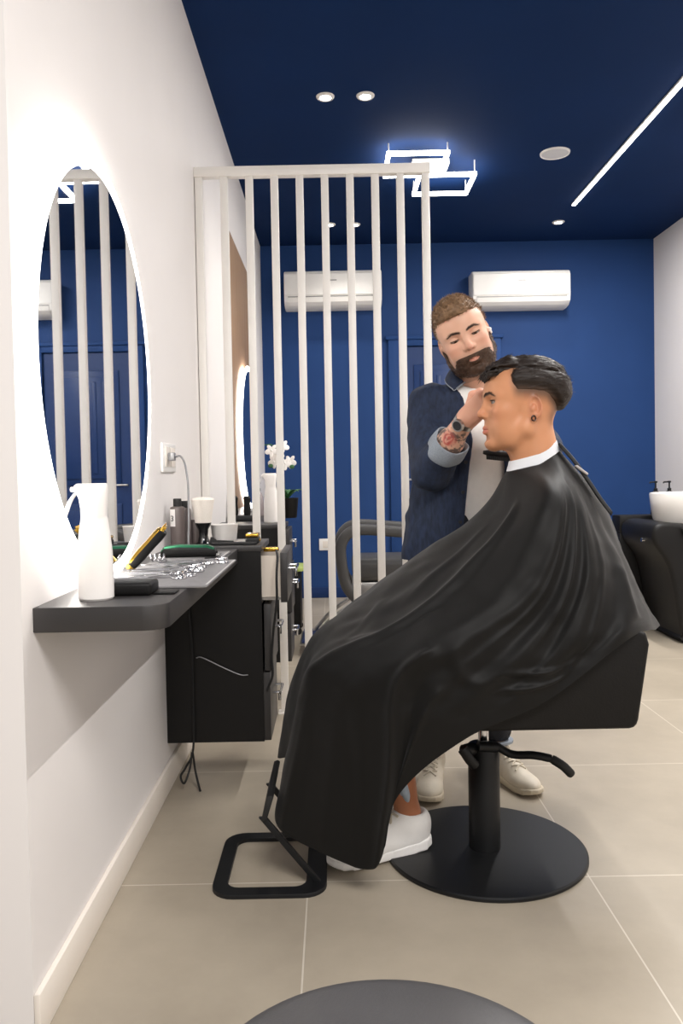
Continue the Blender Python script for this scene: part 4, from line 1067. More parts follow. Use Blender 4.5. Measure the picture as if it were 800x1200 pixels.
    for yy in (-.045, -.022, .0, .02, .038):
        S.chain([(.045, yy, .126-.25*abs(yy)), (.080, yy*1.0, .110-.2*abs(yy)), (.097, yy*1.05, .094), (.1045, yy*1.1+.002, .072+.35*abs(yy-.01))], [.016, .013, .008, .003], .012)
    def keep_top(P, d):
        zc = np.interp(P[..., 0], [-.12, -.09, -.05, 0, .05, .075, .09, .12], [.045, .070, .092, .101, .098, .09, .062, .05]); return (zc-P[..., 2]-.35*np.maximum(0, -P[..., 1]))*.9
    S.fn(keep_top, .012)
    S.chain([(.10, .040, .098), (.07, .050, .1035), (.02, .062, .109), (-.034, .064, .102), (-.073, .050, .090), (-.10, .03, .07)], [.006, .006, .0058, .0055, .005, .004], .004, 's')
    SKU = SDF(); SKU.ops = H.ops[:2]
    ZLX, ZLZ = [-.12, -.1, -.085, -.065, -.04, 0, .045, .06], [-.032, -.032, -.012, .020, .043, .049, .052, .075]
    S2 = SDF(); S2.fn(lambda P, d: SKU.eval(P)-.001-.0115*sstep(-.006, .030, P[..., 2]-np.interp(P[..., 0], ZLX, ZLZ))-.010*sstep(-.05, -.10, P[..., 0])*sstep(-.01, .04, P[..., 2]), mode='u')
    def keep_side(P, d):
        x = P[..., 0]; z = P[..., 2]; zl = np.interp(x, ZLX, ZLZ)
        hi = np.interp(x, [-.12, -.08, 0, .05], [.082, .092, .102, .098]); hi = np.where(P[..., 1] > 0, hi, hi+.02)
        return np.maximum(np.maximum(zl-.004-z, x-.049+.6*np.maximum(0, np.abs(z-.077)-.008)), z-hi)
    S2.fn(keep_side, .006)
    def hair(P):
        g = grain(P); return np.minimum(S.eval(P)+g, S2.eval(P)+g*.6).astype(np.float32)
    Vh, Qh = nets(hair, (-.13, -.095, -.04), (.125, .095, .155), .0022)
    Nh = vnormals(Vh, Qh)
    Ch = np.tile(lin(36, 27, 22), (len(Vh), 1))*(1+.3*vnoise(Vh*np.array([1, 7, 7]), 45, 2))[:, None]
    zlv = np.interp(Vh[:, 0], ZLX, ZLZ)
    Ch = mixc(Ch, lin(84, 64, 52), .75*(1-sstep(-.004, .014, Vh[:, 2]-zlv))*(np.abs(Vh[:, 1]) > .03))
    rg = np.random.default_rng(3); sel = rg.choice(len(Vh), 1500); sel = sel[Nh[sel, 2] > -.3]
    dirs = np.array([-.9, -.25, .12])-Nh[sel]*0; dirs = dirs-(dirs*Nh[sel]).sum(1)[:, None]*Nh[sel]; dirs += Nh[sel]*.03
    front = Vh[sel, 0] > .06; dirs[front] = np.array([.55, .15, -.6])
    dirs /= np.linalg.norm(dirs, axis=1)[:, None]
    Vs, Qs = strands(Vh[sel], dirs, .018, .0006, .07, 5)
    V, Q, C = join([(Vh, Qh, Ch), (Vs, Qs, np.tile(lin(40, 30, 25), (len(Vs), 1)))])
    link_mesh('hair', np_mesh('hair', place(V, HO, HF, HL, HU), Q, C), HAIRM, p)
    # earring
    er = MB(); c = place(np.array([[-.002, .082, -.026]]), HO, HF, HL, HU)[0]
    er.tube([c+np.array([.005*cos(a), 0, .0065*sin(a)]) for a in np.linspace(0, 2*pi, 18, endpoint=False)], .0017, 8, closed=True)
    obj('earring', er, mat('dark_hoop', (60, 58, 60), .2, 1, noise=.02), p)
    # jeans
    J = SDF()
    J.cone((.57, cy, .61), (.565, cy, .69), .145, .137, .04, flat=((1, 0, 0), 1.25))
    for sg, kn, hem in ((-1, NK, (.13, 2.05, .17)), (1, FK, (.07, 2.22, .17))):
        J.cone((.56, cy+sg*.09, .60), kn, .084, .061, .04); J.cone(kn, hem, .060, .057, .02)
    J.fn(lambda P, d: (.135-1.0*(P[..., 0]-.16)-1.0*(P[..., 1]-2.06)*np.where(P[..., 1] < 2.13, 1, 0))-P[..., 2], .004)
    def hollow(P, d): return np.maximum(d, -(d+.012))
    J.fn(hollow, mode='set')
    Vj, Qj = nets(J.eval, (-.1, 1.85, .03), (.75, 2.34, .80), .0065); Vj = smooth_v(Vj, Qj, 1)
    link_mesh('jeans', np_mesh('jeans', Vj, Qj), JEANLT, p)
    shoe('sneaker', p, (.236, 2.093, .0135), pi+.36, SHOEW, SHOEW, .285, -.047, label='white chunky sneaker on the near foot')
    shoe('sneaker', p, (.125, 2.235, .001), pi+.12, SHOEW, SHOEW, .285, 0)
    return p
cust = customer()

# ------------------------------------------------------------------ barber standing behind
def barber():
    SK = lin(226, 178, 152)
    pch, rol, yaw_ = radians(15), radians(23), radians(-5)
    F0, L0, U0 = np.array([0, -1., 0]), np.array([1., 0, 0]), np.array([0, 0, 1.])
    F = cos(pch)*F0-sin(pch)*U0; U = cos(pch)*U0+sin(pch)*F0
    U2 = cos(rol)*U-sin(rol)*L0; L2 = cos(rol)*L0+sin(rol)*U
    Rz = rotm('z', yaw_); F, L, U = Rz@F, Rz@L2, Rz@U2
    O = at(544.8, 398.0, Y=2.50)
    loc = lambda P: toL(np.asarray(P, float), O, F, L, U)
    nb0 = at(556, 428, Y=2.545); nb1 = at(557, 462, Y=2.565)
    hp = dict(neck=[loc(nb0)+np.array([0, 0, .02]), loc(nb0), loc(nb1)], neck_r=[.052, .055, .062], slit=.0024, slit_z=-.0035)
    H = head_sdf(hp)
    lo, hi = np.array([-.13, -.105, -.20]), np.array([.14, .105, .145])
    V, Q = nets(H.eval, lo, hi, .0023); V = smooth_v(V, Q, 1, .4)
    x, y, z = V.T; ay = np.abs(y)
    C = np.tile(SK, (len(V), 1))*(1+.04*(vnoise(V, 60, 3)+vnoise(V, 25, 5)))[:, None]
    C = mixc(C, lin(222, 150, 126), .6*np.exp(-(((x-.075)/.03)**2+((ay-.045)/.02)**2+((z+.01)/.02)**2)))
    C = mixc(C, lin(220, 150, 128), .5*np.exp(-(((x-.12)/.02)**2+(y/.014)**2+((z+.01)/.014)**2)))
    lips = np.exp(-(((z+.0497)/.0085)**2)**2-((ay/.020)**2)**3)*sstep(.086, .092, x)
    C = mixc(C, lin(190, 118, 104), .7*lips)
    zb = np.interp(ay, [.008, .02, .036, .052], [.037, .041, .0425, .034]); hb = np.interp(ay, [.008, .02, .04, .055], [.0032, .0042, .0036, .001])
    brow = np.exp(-(((z-zb)/hb)**2)**2)*(x > .06)*sstep(.007, .012, ay)*sstep(.056, .048, ay)
    C = mixc(C, lin(54, 38, 30), .95*brow)
    lash = np.exp(-(((z-.0185)/.0022)**2)-(((ay-.0325)/.0125)**2)**2)*(x > .075)
    C = mixc(C, lin(62, 42, 34), .75*lash)
    stub = sstep(-.01, -.04, z-np.interp(x, [0, .03, .06, .09, .12], [.02, .01, -.015, -.008, -.008]))*(x > -.02)*(z > -.125)*(1-lips)
    C = mixc(C, lin(120, 88, 72), .45*stub)
    side = sstep(-.01, .02, z)*sstep(.06, .03, x)*(ay > .05)
    C = mixc(C, lin(150, 116, 94), .5*side*(z > .02))
    HV, HQ, BROW = V, Q, brow
    parts = [(place(V, O, F, L, U), Q, C)]
    # right forearm and hand: wrist raised to the customer's fringe
    E = at(505, 550, Y=2.42); W = at(546, 491.5, Y=2.27); KN = at(565, 474, Y=2.215)
    a = KN-W; a /= np.linalg.norm(a); n = np.array([-.15, -1, .1]); n -= a*(n@a); n /= np.linalg.norm(n); s_ = np.cross(n, a); s_ = s_ if s_[2] > 0 else -s_
    A = SDF()
    A.cone(E, E*.45+W*.55, .043, .037, .02).cone(E*.45+W*.55, W, .037, .0265, .02).cone(W, W+a*.03, .025, .028, .02, flat=(n, 1.3))
    for q in (-.022, -.008, .008, .024): A.cone(W+a*.015+s_*q*.6, W+a*.085+s_*q, .015, .0125, .012)
    X = np.array([1., 0, 0])
    for q, ln in ((.027, .078), (.009, .086), (-.009, .080), (-.025, .064)):
        b = W+a*.088+s_*q
        finger(A, b, a*.5+X*.8-n*.15, X*.9-n*.35-s_*.25, X*.5-n*.6-s_*.55, ln, .0098)
    finger(A, W+a*.03+s_*.025-n*.008, a*.7+s_*.5-n*.3, a*.6+X*.6-n*.3, X*.9-n*.2-s_*.1, .072, .0115)
    al = np.minimum.reduce([E, W, KN])-.1; ah = np.maximum.reduce([E, W, KN])+.12
    Va, Qa = nets(A.eval, al, ah, .0028); Va = smooth_v(Va, Qa, 1, .4)
    Ca = np.tile(SK, (len(Va), 1)); t = ((Va-E)@(W-E))/((W-E)@(W-E))
    hnd = sstep(.95, 1.1, t); Ca = mixc(Ca, lin(226, 160, 134), .5*hnd)
    ink = sstep(.02, .22, vnoise(Va, 75, 21)*.6+vnoise(Va, 190, 8)*.6)*sstep(-.05, .05, t)*sstep(.93, .84, t)
    Ca = mixc(Ca, lin(58, 60, 64), .82*ink)
    rose = E*.30+W*.70+n*.03; dr = np.linalg.norm(Va-rose, axis=1); ring = .5+.5*np.sin(dr*520+3*vnoise(Va, 80, 3))
    Ca = mixc(Ca, lin(176, 66, 60), sstep(.027, .018, dr)*(.35+.6*ring))
    parts.append((Va, Qa, Ca))
    # left forearm and hand holding the neck comb below the customer's chin
    E2 = at(640, 524, Y=2.50); W2 = at(642, 526, Y=2.33); a2 = (at(616, 527, Y=2.26)-W2); a2 /= np.linalg.norm(a2); n2 = np.array([0, -.5, .85]); n2 -= a2*(n2@a2); n2 /= np.linalg.norm(n2); s2 = np.cross(a2, n2)
    A2 = SDF(); A2.cone(E2, W2, .038, .026, .02).cone(W2, W2+a2*.03, .025, .027, .02)
    for q in (-.022, -.008, .008, .024): A2.cone(W2+a2*.015+s2*q*.6, W2+a2*.08+s2*q, .014, .012, .012)
    for q, ln in ((.027, .07), (.009, .078), (-.009, .074), (-.025, .06)):
        finger(A2, W2+a2*.083+s2*q, a2*.7-n2*.6, -n2*.9-a2*.1, -a2*.7-n2*.4, ln, .0095)
    finger(A2, W2+a2*.03+s2*.026-n2*.008, a2*.7+s2*.3-n2*.5, a2*.6-n2*.7-s2*.4, -n2*.5-s2*.8, .066, .011)
    al = np.minimum(E2, W2)-.13; ah = np.maximum(E2, W2)+.08
    V2, Q2 = nets(A2.eval, al, ah, .0034); parts.append((V2, Q2, np.tile(SK, (len(V2), 1))))
    # trunk and legs inside the clothes
    SR, SL = at(502, 476, Y=2.56), at(604, 474, Y=2.58); CH = at(553, 520, Y=2.555); HIP = np.array([.40, 2.58, .80])
    T = SDF(); T.cone(HIP, CH, .12, .13, .05, flat=((0, 1, 0), 1.45)).cone(SR+[.04, 0, 0], SL-[.04, 0, 0], .055, .055, .05).cone(CH, nb1, .11, .055, .06, flat=((0, 1, 0), 1.3))
    T.cone(SR, at(506, 552, Y=2.435), .045, .038, .03).cone(SL, E2, .045, .038, .03)
    AR, AL_ = (.305, 2.565, .09), (.520, 2.60, .09)
    T.chain([HIP+[-.075, 0, -.02], (.325, 2.57, .45), AR], [.082, .052, .034], .03).chain([HIP+[.075, 0, -.02], (.505, 2.585, .45), AL_], [.082, .052, .034], .03)
    Vt, Qt = nets(T.eval, (.2, 2.36, .05), (.78, 2.72, 1.30), .009); parts.append((Vt, Qt, np.tile(SK, (len(Vt), 1))))
    V, Q, C = join(parts)
    p = link_mesh('person', np_mesh('person', V, Q, C), SKIN, None, (.42, 2.56, 0))
    tag(p, 'bearded barber in a dark denim shirt standing behind the chair, hand at the fringe', 'person')
    for sg in (1, -1):
        Ve, Qe, Ce = eye_mesh(np.array([.0805, .032*sg, .020]), .0133, (.8, -.02, -.52), (70, 52, 38), sg)
        link_mesh('eye', np_mesh('eye', place(Ve, O, F, L, U), Qe, Ce), EYEM, p)
    face_hair(HV, HQ, BROW, O, F, L, U, p, lin(48, 34, 26), -.0010, 7)
    # short textured brown hair
    S = SDF(); S.ell((-.004, 0, .050), (.1045, .0795, .0885), .01).ell((.040, -.004, .100), (.062, .060, .042), .02)
    def keep(P, d):
        x, yy, z = P[..., 0], np.abs(P[..., 1]), P[..., 2]
        zl = np.interp(x, [-.11, -.08, -.04, -.015, .02, .03, .045, .075, .12], [-.035, -.03, .02, .038, .02, .03, .068, .084, .092])
        return zl-z+.10*np.maximum(0, .035-yy)*(x > .05)*0
    S.fn(keep, .008)
    def hair(P): return (S.eval(P)+vnoise(P, 95, 6)*.0030*sstep(.05, .11, P[..., 2])+vnoise(P, 210, 9)*.0012).astype(np.float32)
    Vh, Qh = nets(hair, (-.125, -.095, -.045), (.125, .095, .155), .0025); Nh = vnormals(Vh, Qh)
    Ch = np.tile(lin(134, 106, 80), (len(Vh), 1))*(1+.28*vnoise(Vh, 110, 2))[:, None]
    rg = np.random.default_rng(4); sel = rg.choice(len(Vh), 3800); sel = sel[(Vh[sel, 2] > .035)]
    dirs = Nh[sel]*.7+np.array([.55, .25, .25]); dirs /= np.linalg.norm(dirs, axis=1)[:, None]
    Vs, Qs = strands(Vh[sel], dirs, .0085, .0007, .3, 6)
    cs = np.repeat(rg.uniform(.7, 1.35, len(sel)), 9)[:, None]*lin(138, 110, 84)
    V, Q, C = join([(Vh, Qh, Ch), (Vs, Qs, cs)])
    link_mesh('hair', np_mesh('hair', place(V, O, F, L, U), Q, C), HAIRM, p)
    # full dark beard and moustache
    def beardf(P):
        d = H.eval(P)-.0026+vnoise(P, 170, 3)*.0014
        x, yy, z = P[..., 0], np.abs(P[..., 1]), P[..., 2]
        top = np.interp(x, [-.01, .012, .03, .055, .075, .086, .092, .12], [.012, -.014, -.042, -.064, -.055, -.039, -.036, -.0345])
        reg = np.maximum.reduce([z-top, -.008-x, -.106-z-.30*np.maximum(0, .06-x)*0+.30*np.maximum(0, .05-x)])
        lip = np.sqrt((yy/.0175)**2+((z+.0505)/.0058)**2)-1
        reg = np.maximum(reg, np.where(x > .07, -lip*.010, -1))
        return np.maximum(d, reg).astype(np.float32)
    Vb, Qb = nets(beardf, (-.02, -.08, -.135), (.125, .08, .02), .0023); Nb = vnormals(Vb, Qb)
    Cb = np.tile(lin(74, 54, 41), (len(Vb), 1))*(1+.3*vnoise(Vb, 180, 2))[:, None]
    sel = rg.choice(len(Vb), 2600); dirs = Nb[sel]*.5+np.array([.1, 0, -.75])+Nb[sel]*np.array([0, .5, 0]); dirs /= np.linalg.norm(dirs, axis=1)[:, None]
    ok = (H.eval(Vb[sel]) > .001); sel = sel[ok]; dirs = dirs[ok]
    Vs, Qs = strands(Vb[sel], dirs, .0045, .0006, .25, 8)
    V, Q, C = join([(Vb, Qb, Cb), (Vs, Qs, np.repeat(rg.uniform(.6, 1.4, len(sel)), 9)[:, None]*lin(76, 56, 42))])
    link_mesh('beard', np_mesh('beard', place(V, O, F, L, U), Q, C), HAIRM, p)
    eb = MB(); c = place(np.array([[.004, .0805, -.002]]), O, F, L, U)[0]
    eb.ball(c, (.006, .006, .007), 16); c2 = place(np.array([[.008, .082, -.014]]), O, F, L, U)[0]; eb.tube([c, c2], [.004, .003], 10)
    obj('earbud', eb, MT['acw'], p)
    # white T-shirt
    def folds(P, amp=1.): return amp*(vnoise(P*np.array([1, 1, .45]), 15, 31)*.006+vnoise(P*np.array([1.2, 1, .6]), 33, 12)*.0028)
    TS = SDF(); TS.cone(HIP+[0, 0, -.02], CH, .135, .148, .06, flat=((0, 1, 0), 1.42)).cone(SR+[.05, 0, 0], SL-[.05, 0, 0], .062, .062, .05).cone(CH, nb1+np.array([0, .0, .022]), .12, .064, .05, flat=((0, 1, 0), 1.1))
    nk = np.array(nb1)
    TS.cone(nk+[0, -.035, .050], nk+[0, -.055, .13], .050, .085, .008, 's')
    TS.fn(lambda P, d: d+folds(P, .6), mode='set')
    Vt, Qt = nets(TS.eval, (.22, 2.38, .72), (.66, 2.74, 1.32), .006); Vt = smooth_v(Vt, Qt, 1)
    link_mesh('t_shirt', np_mesh('t_shirt', Vt, Qt), TEE, p)
    # denim shirt: trunk shell open at the front, sleeves rolled to the elbow
    ELB = at(505, 551, Y=2.43)
    DS = SDF(); DS.cone(HIP+[-.02, 0, -.06], CH, .165, .166, .06, flat=((0, 1, 0), 1.32)).cone(SR+[.03, 0, -.004], SL-[.03, 0, .004], .070, .070, .05).cone(CH, nb1+np.array([0, .01, -.01]), .14, .07, .05, flat=((0, 1, 0), 1.25))
    xl = lambda z: np.interp(z, [.75, .87, 1.1, 1.2, 1.25], [at(541, 660, Y=2.45)[0], at(545, 605, Y=2.45)[0], at(552, 505, Y=2.45)[0], at(548, 462, Y=2.45)[0], at(545, 450, Y=2.45)[0]])
    xr = lambda z: np.interp(z, [.75, .87, 1.05, 1.25], [.56, .55, .525, .49])
    def opening(P, d):
        z = P[..., 2]; return np.maximum(d, -np.maximum.reduce([xl(z)-P[..., 0], P[..., 0]-xr(z), P[..., 1]-2.565]))
    DS.fn(opening, mode='set')
    DS.cone(nk+[0, -.03, .03], nk+[0, -.05, .12], .064, .10, .006, 's').cone(nk+[0, 0, -.02], nk+[0, 0, .1], .060, .066, .006, 's')
    DS.cone(SR+[-.002, 0, 0], ELB, .066, .060, .03).cone(ELB, ELB*.62+W*.38, .060, .050, .02)
    DS.cone(SL, E2, .062, .048, .03).cone(E2, E2*.6+W2*.4, .047, .042, .02)
    DS.fn(lambda P, d: d+folds(P, 1.35)+.0045*vnoise(P*np.array([1.2, .8, 1.6]), 21, 77)*(P[..., 0] < .36), mode='set')
    Vs, Qs = nets(DS.eval, (.17, 2.30, .72), (.80, 2.78, 1.32), .0052); Vs = smooth_v(Vs, Qs, 1)
    sh_ = link_mesh('denim_shirt', np_mesh('denim_shirt', Vs, Qs), DENIM, p)
    # rolled cuff
    d_ = (W-ELB)/np.linalg.norm(W-ELB); c0 = ELB+d_*.075; u_ = np.cross(d_, [0, 0, 1]); u_ /= np.linalg.norm(u_); v_ = np.cross(d_, u_)
    P = []
    for k in range(40):
        an = 2*pi*k/40; wob = .003*sin(3*an)+.002*sin(5*an+1); e = u_*cos(an)+v_*sin(an)
        P.append([c0+e*(.048+wob), c0+d_*.002+e*(.058+wob), c0+d_*.03+e*(.0575+wob), c0+d_*(.060+wob)+e*(.053+wob), c0+d_*(.063+wob)+e*(.049+wob), c0+d_*.05+e*(.045+wob), c0+e*(.048+wob)])
    cf = obj('rolled_cuff', MB().grid(P, closed_u=True), DENIMIN, sh_); cf.modifiers.new('smooth', 'SUBSURF').levels = 1; cf['label'] = 'pale grey rolled cuff'
    # collar with pale stitched edge
    for side in (-1, 1):
        tp = [at(557, 433, Y=2.65), at(540, 431, Y=2.635), at(530, 431, Y=2.59), at(531, 437, Y=2.53), at(545, 447.5, Y=2.492)]
        lw = [at(557, 447, Y=2.675), at(535, 446, Y=2.655), at(522, 444, Y=2.60), at(523, 450, Y=2.53), at(532, 457.5, Y=2.478)]
        if side > 0: tp, lw = [[np.array([2*nk[0]-q[0], q[1], q[2]]) for q in g_] for g_ in (tp, lw)]
        top, low = spline(tp, 4), spline(lw, 4)
        P = [[a_, a_*.55+b_*.45+np.array([0, -.004, .006]), b_] for a_, b_ in zip(top, low)]
        co_ = obj('collar', MB().grid(P), DENIM, sh_); m_ = co_.modifiers.new('thick', 'SOLIDIFY'); m_.thickness = .004; m_.offset = 0
        co_.modifiers.new('smooth', 'SUBSURF').levels = 2
        obj('collar_stitching', MB().tube(spline([q+np.array([0, -.002, 0]) for q in low]+[top[-1]*.5+low[-1]*.5, top[-1]], 4), .0015, 6), DENIMIN, co_)
    # placket with buttons
    pl = []
    for z in np.linspace(.80, 1.19, 18):
        x = float(xl(z))-.014; ys = np.linspace(2.30, 2.56, 80); g = np.stack([np.full(80, x), ys, np.full(80, z)], -1); dd = DS.eval(g[None, None])[0, 0]
        i = np.argmax(dd < 0); pl.append(np.array([x, ys[i] if dd.min() < 0 else 2.46, z]))
    obj('placket', MB().grid([[q+np.array([-.016, .006, 0]), q+np.array([-.016, -.002, 0]), q+np.array([.012, -.002, 0]), q+np.array([.012, .006, 0])] for q in pl]), DENIM, sh_)
    for k in (2, 6, 10, 14):
        q = pl[k]; obj('button', MB().cyl((q[0], q[1]-.003, q[2]), (q[0], q[1]-.0065, q[2]), .0055, seg=16), MT['ink'], sh_)
    # wristwatch
    wc = W+d_*-.010; uu = np.cross(d_, n); uu /= np.linalg.norm(uu); nn = np.cross(uu, d_); nn = nn if nn@n > 0 else -nn
    P = [[wc+(uu*cos(q)+nn*sin(q))*r_+d_*h_ for r_, h_ in ((.0285, -.009), (.031, -.008), (.031, .008), (.0285, .009), (.0285, -.009))] for q in np.linspace(0, 2*pi, 36, endpoint=False)]
    wt = obj('wristwatch', MB().grid(P, closed_u=True), MT['steel'], p)
    fc = wc+nn*.029
    obj('watch_case', MB().cyl(fc, fc+nn*.009, .0185, .0175, 32), MT['steel'], wt)
    dl_ = MB().cyl(fc+nn*.0092, fc+nn*.0098, .0135, seg=32)
    obj('watch_dial', dl_, MT['ink'], wt)
    # jeans and sneakers
    J = SDF(); J.cone(HIP+[0, 0, -.03], HIP+[0, 0, .06], .145, .14, .05, flat=((0, 1, 0), 1.35))
    J.chain([HIP+[-.075, 0, -.03], (.325, 2.57, .45), (.305, 2.565, .155)], [.093, .064, .050], .03).chain([HIP+[.075, 0, -.03], (.505, 2.585, .45), (.520, 2.60, .155)], [.093, .064, .052], .03)
    J.fn(lambda P, d: np.maximum(d, .118-P[..., 2]), mode='set').fn(lambda P, d: np.maximum(d, -(d+.010)), mode='set')
    J.fn(lambda P, d: d+vnoise(P*np.array([1, 1, 2]), 16, 3)*.004, mode='set')
    Vj, Qj = nets(J.eval, (.2, 2.42, .10), (.62, 2.74, .90), .006); Vj = smooth_v(Vj, Qj, 1)
    je = link_mesh('jeans', np_mesh('jeans', Vj, Qj), JEANBLK, p)
    for ax, ay_ in ((.305, 2.565), (.520, 2.60)):
        obj('turned_hem', MB().lathe([(.050, .112), (.0555, .113), (.056, .120), (.050, .121)], (ax, ay_, 0), 36), DENIMIN, je)
    shoe('sneaker', p, (.318, 2.628, .001), radians(-101), SHOEC, SOLEC, .275, 0, label='cream sneaker on the foot under the customer')
    shoe('sneaker', p, (.503, 2.655, .001), radians(-68), SHOEC, SOLEC, .275, 0, label='cream sneaker pointing outward beside the chair column')
    # comb brush held in the left hand
    b0, b1 = at(566, 530, Y=2.235), at(596, 533, Y=2.235)
    cb = thing('hair_comb', 'black wide comb held under the customer chin', 'comb', tuple((b0+b1)/2))
    g = MB(); g.tube([b0, b0*.8+b1*.2, b1, b1+(b1-b0)*.5], [.005, .0085, .009, .007], 12); obj('spine', g, MT['rubber'], cb)
    g = MB(); st_ = b0*.85+b1*.15
    for k in range(16):
        q = st_+(b1-st_)*k/15; g.tube([q, q+np.array([0, 0, -.019])], [.003, .0024], 6)
    obj('teeth', g, MT['rubber'], cb)
    return p
barb = barber()

# ------------------------------------------------------------------ barber cape over the customer
def cape(p):
    cyy = 2.08
    A_ = lambda *t: at(t[0], t[1], Y=t[2])
    M0 = [(599, 549, 2.06), (562, 598, 2.12), (482, 655, 2.15), (420, 702, 2.18), (366, 746, 2.2), (338, 820, 2.2), (325, 886, 2.2)]
    M1 = [(600, 551, 2.03), (577, 602, 2.0), (502, 668, 2.02), (430, 720, 2.02), (371, 760, 2.03), (345, 845, 2.06), (339, 893, 2.07)]
    M2 = [(604, 552, 2.025), (600, 602, 1.92), (535, 682, 1.90), (458, 739, 1.88), (366, 786, 1.90), (340, 880, 1.90), (322, 962, 1.91)]
    M3 = [(611, 550, 2.02), (625, 590, 1.87), (570, 690, 1.83), (478, 745, 1.83), (405, 805, 1.84), (388, 900, 1.85), (375, 998, 1.86)]
    M4 = [(619, 547, 2.02), (640, 585, 1.85), (596, 690, 1.80), (515, 752, 1.78), (464, 800, 1.79), (457, 900, 1.80), (440, 1016, 1.82)]
    M5 = [(628, 541, 2.02), (655, 585, 1.85), (630, 690, 1.79), (565, 760, 1.77), (512, 812, 1.77), (487, 870, 1.78), (467, 932, 1.80)]
    M6 = [(636, 535, 2.03), (667, 585, 1.87), (660, 690, 1.79), (622, 760, 1.765), (590, 800, 1.765), (566, 835, 1.765), (544, 867, 1.77)]
    M7 = [(643, 528, 2.045), (676, 582, 1.90), (694, 665, 1.81), (684, 738, 1.765), (670, 772, 1.765), (655, 798, 1.765), (640, 822, 1.765)]
    M8 = [(648, 523, 2.07), (690, 585, 1.96), (724, 655, 1.88), (738, 698, 1.82), (741, 720, 1.79), (740, 735, 1.775), (738, 748, 1.77)]
    M9 = [(652, 519, 2.10), (698, 579, 2.06), (733, 655, 2.03), (752, 700, 2.01), (760, 718, 2.0), (765, 729, 2.0), (769, 737, 2.0)]
    near = [[A_(*q) for q in m] for m in (M0, M1, M2, M3, M4, M5, M6, M7, M8, M9)]
    def mir(m): return [np.array([q[0], 2*cyy-q[1], q[2]]) for q in m]
    b10 = [A_(*q) for q in ((648, 517, 2.13), (688, 575, 2.19), (720, 645, 2.25), (733, 690, 2.28), (742, 712, 2.30), (747, 722, 2.31), (750, 731, 2.32))]
    far = [b10, mir(near[7]), mir(near[6]), mir(near[5]), mir(near[4])]
    f4 = [A_(*q) for q in ((612, 546, 2.12), (600, 592, 2.25), (520, 640, 2.31), (440, 690, 2.33), (385, 742, 2.33), (352, 800, 2.33), (345, 850, 2.33))]
    far.append(f4)
    M = near+far
    for m in M:                                            # neck opening sits round the neck
        pass
    angs = [165, 188, 211, 232, 252, 270, 288, 307, 330, 360, 390, 410, 432, 452, 475, 500]
    ncx = .522
    def strip_z(dx): return np.interp(dx, [-1, 0, 1], [at(597, 541, Y=2.08)[2], at(622, 533, Y=2.05)[2], at(650, 516, Y=2.08)[2]])
    for m, an in zip(M, angs):
        dx, dy = cos(radians(an)), sin(radians(an)); m[0] = np.array([ncx+.067*dx, cyy+.067*dy, strip_z(dx)-.024])
    G = np.array(M)                                        # meridians x rows x 3
    nM, nR, _ = G.shape; su, sv = 16, 14
    rows = np.stack([np.array(spline(list(G[:, j]), su, closed=True)) for j in range(nR)], 1)
    P = np.stack([np.array(spline(list(rows[i]), sv)) for i in range(len(rows))], 0)     # U x V x 3
    nU, nV = P.shape[:2]
    def normals(P):
        du = np.roll(P, -1, 0)-np.roll(P, 1, 0); dv = np.gradient(P, axis=1); n = np.cross(dv, du); n /= np.maximum(np.linalg.norm(n, axis=-1, keepdims=True), 1e-9); return n
    N = normals(P)
    cen = np.array([.35, cyy, .6]); sgn = np.sign(((P-cen)*N).sum(-1).mean()); N *= sgn
    uu = np.arange(nU)[:, None]/su; vv = np.arange(nV)[None, :]/sv
    disp = np.zeros((nU, nV))
    def ridge(u0, v0, u1, v1, wd, amp):
        nonlocal disp
        d = np.array([u1-u0, v1-v0]); L = np.linalg.norm(d); t = np.clip(((uu-u0)*d[0]+(vv-v0)*d[1])/L**2, 0, 1)
        dist = np.sqrt((uu-u0-t*d[0])**2+(vv-v0-t*d[1])**2); disp += amp*np.exp(-(dist/wd)**2)*np.sin(pi*np.clip(t*.9+.08, 0, 1))**.5
    ridge(2.05, 1.0, 2.0, 4.0, .17, .017); ridge(4.0, 3.3, 4.05, 6.2, .13, .022); ridge(4.55, 3.6, 4.6, 6, .25, -.012)
    ridge(5.2, 1.2, 4.2, 3.6, .25, .006); ridge(6.2, .9, 5.6, 4.6, .22, .009); ridge(5.85, 1.2, 5.2, 4.4, .2, -.005)
    ridge(7.1, .9, 6.6, 4.8, .2, .006); ridge(7.7, 1.0, 7.6, 4.5, .2, -.007); ridge(6.65, 1.3, 6.2, 5, .18, -.005)
    ridge(3.0, 3.9, 3.05, 6, .2, .008); ridge(3.5, 4.2, 3.5, 6, .22, -.010); ridge(2.5, 4.3, 2.5, 6, .2, -.008)
    ridge(1.3, 2.1, 1.0, 3.6, .18, .006); ridge(.6, 2.6, 1.6, 3.1, .12, .005); ridge(1.0, 3.0, 1.9, 3.7, .12, -.005)
    ridge(8.4, 1.2, 8.3, 5, .22, -.010)
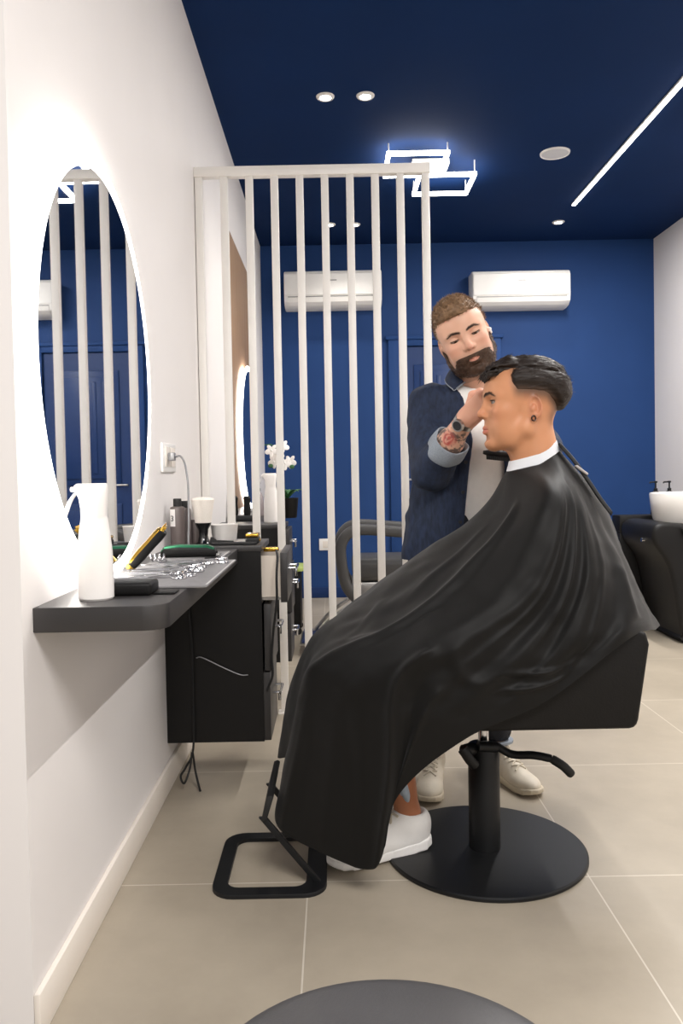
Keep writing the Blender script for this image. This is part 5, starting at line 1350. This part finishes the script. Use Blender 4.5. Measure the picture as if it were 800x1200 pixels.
    # sharper creases: from the shoulder, across the lap, along the chair side
    for c_ in ((5.5, 1.0, 5.0, 3.3, .09, .004), (6.3, 1.1, 6.05, 3.2, .08, .0045), (6.9, 1.3, 6.3, 4.6, .08, .0045), (7.35, 1.4, 7.0, 4.9, .09, .005),
               (.9, 2.7, 1.5, 3.5, .07, .005), (1.5, 3.5, 1.9, 3.1, .06, .004), (1.2, 1.3, 1.4, 2.6, .08, .005), (5.9, 3.6, 6.9, 4.2, .10, .010), (6.1, 4.3, 7.0, 4.9, .10, .009),
               (4.5, 3.1, 5.6, 3.9, .09, .007), (3.2, 4.4, 3.6, 6, .08, .006), (2.3, 4.3, 2.2, 6, .09, .006), (5.0, 4.0, 4.8, 5.6, .09, .007), (7.9, 2.2, 8.2, 4.6, .09, .008)): ridge(*c_)
    # fine wrinkles
    disp += (vnoise(P, 9, 40)*.006+vnoise(P*np.array([1, 1, 1.8]), 22, 41)*.0028)*np.clip(vv-.6, 0, 1)*np.clip((6.4-vv)/2.5, .3, 1)
    P = P+N*disp[..., None]
    V = P.reshape(-1, 3); Q = np.array([[i*nV+j, ((i+1) % nU)*nV+j, ((i+1) % nU)*nV+j+1, i*nV+j+1] for i in range(nU) for j in range(nV-1)])
    if sgn > 0: Q = Q[:, ::-1]
    me = np_mesh('barber_cape', V, Q); o = link_mesh('barber_cape', me, CAPE, p); o['label'] = 'black nylon barber cape'
    m = o.modifiers.new('smooth', 'SUBSURF'); m.levels = 1; m.render_levels = 1
    m = o.modifiers.new('thick', 'SOLIDIFY'); m.thickness = .003; m.offset = -1
    # white paper neck strip
    ring0 = P[:, 1]; c = HO+np.array([.022, 0, 0])
    R_ = []
    for k in range(48):
        an = 2*pi*k/48; dx, dy = cos(an), sin(an)
        zt = strip_z(dx); zb = zt-.030
        cx = ncx
        R_.append([(cx+.0585*dx, 2.08+.0575*dy, zt), (cx+.061*dx, 2.08+.060*dy, zt+.001), (cx+.064*dx, 2.08+.063*dy, zt-.010), (cx+.069*dx, 2.08+.070*dy, zb), (cx+.066*dx, 2.08+.067*dy, zb)])
    st = obj('neck_strip', MB().grid(R_, closed_u=True), mat('white_neck_paper', (226, 228, 232), .8, noise=.03, bump=.2, bscale=120), p); st['label'] = 'white paper neck strip'
    # closing band down the back with its pale fastener
    q = [A_(652, 522, 2.055), A_(668, 540, 2.03), A_(684, 562, 2.01), A_(700, 586, 1.99), A_(712, 602, 1.98)]
    bd = MB().grid([[np.array(z)+np.array([.002, -.02, -.004]), np.array(z)+np.array([.007, -.016, .004]), np.array(z)+np.array([.010, 0, .008]), np.array(z)+np.array([.008, .02, .006])] for z in spline(q, 5)])
    b_ = obj('closing_band', bd, MT['rubber'], o); mm = b_.modifiers.new('thick', 'SOLIDIFY'); mm.thickness = .003
    mt_ = Matrix.Translation(Vector(A_(680, 552, 2.0))) @ Matrix.Rotation(radians(38), 4, 'Y')
    obj('fastener', MB().box((-.019, -.010, -.001), (.019, .010, .006), .004, 3, mtx=mt_), mat('pale_fastener', (178, 172, 170), .4, noise=.03), o)
cape(cust)
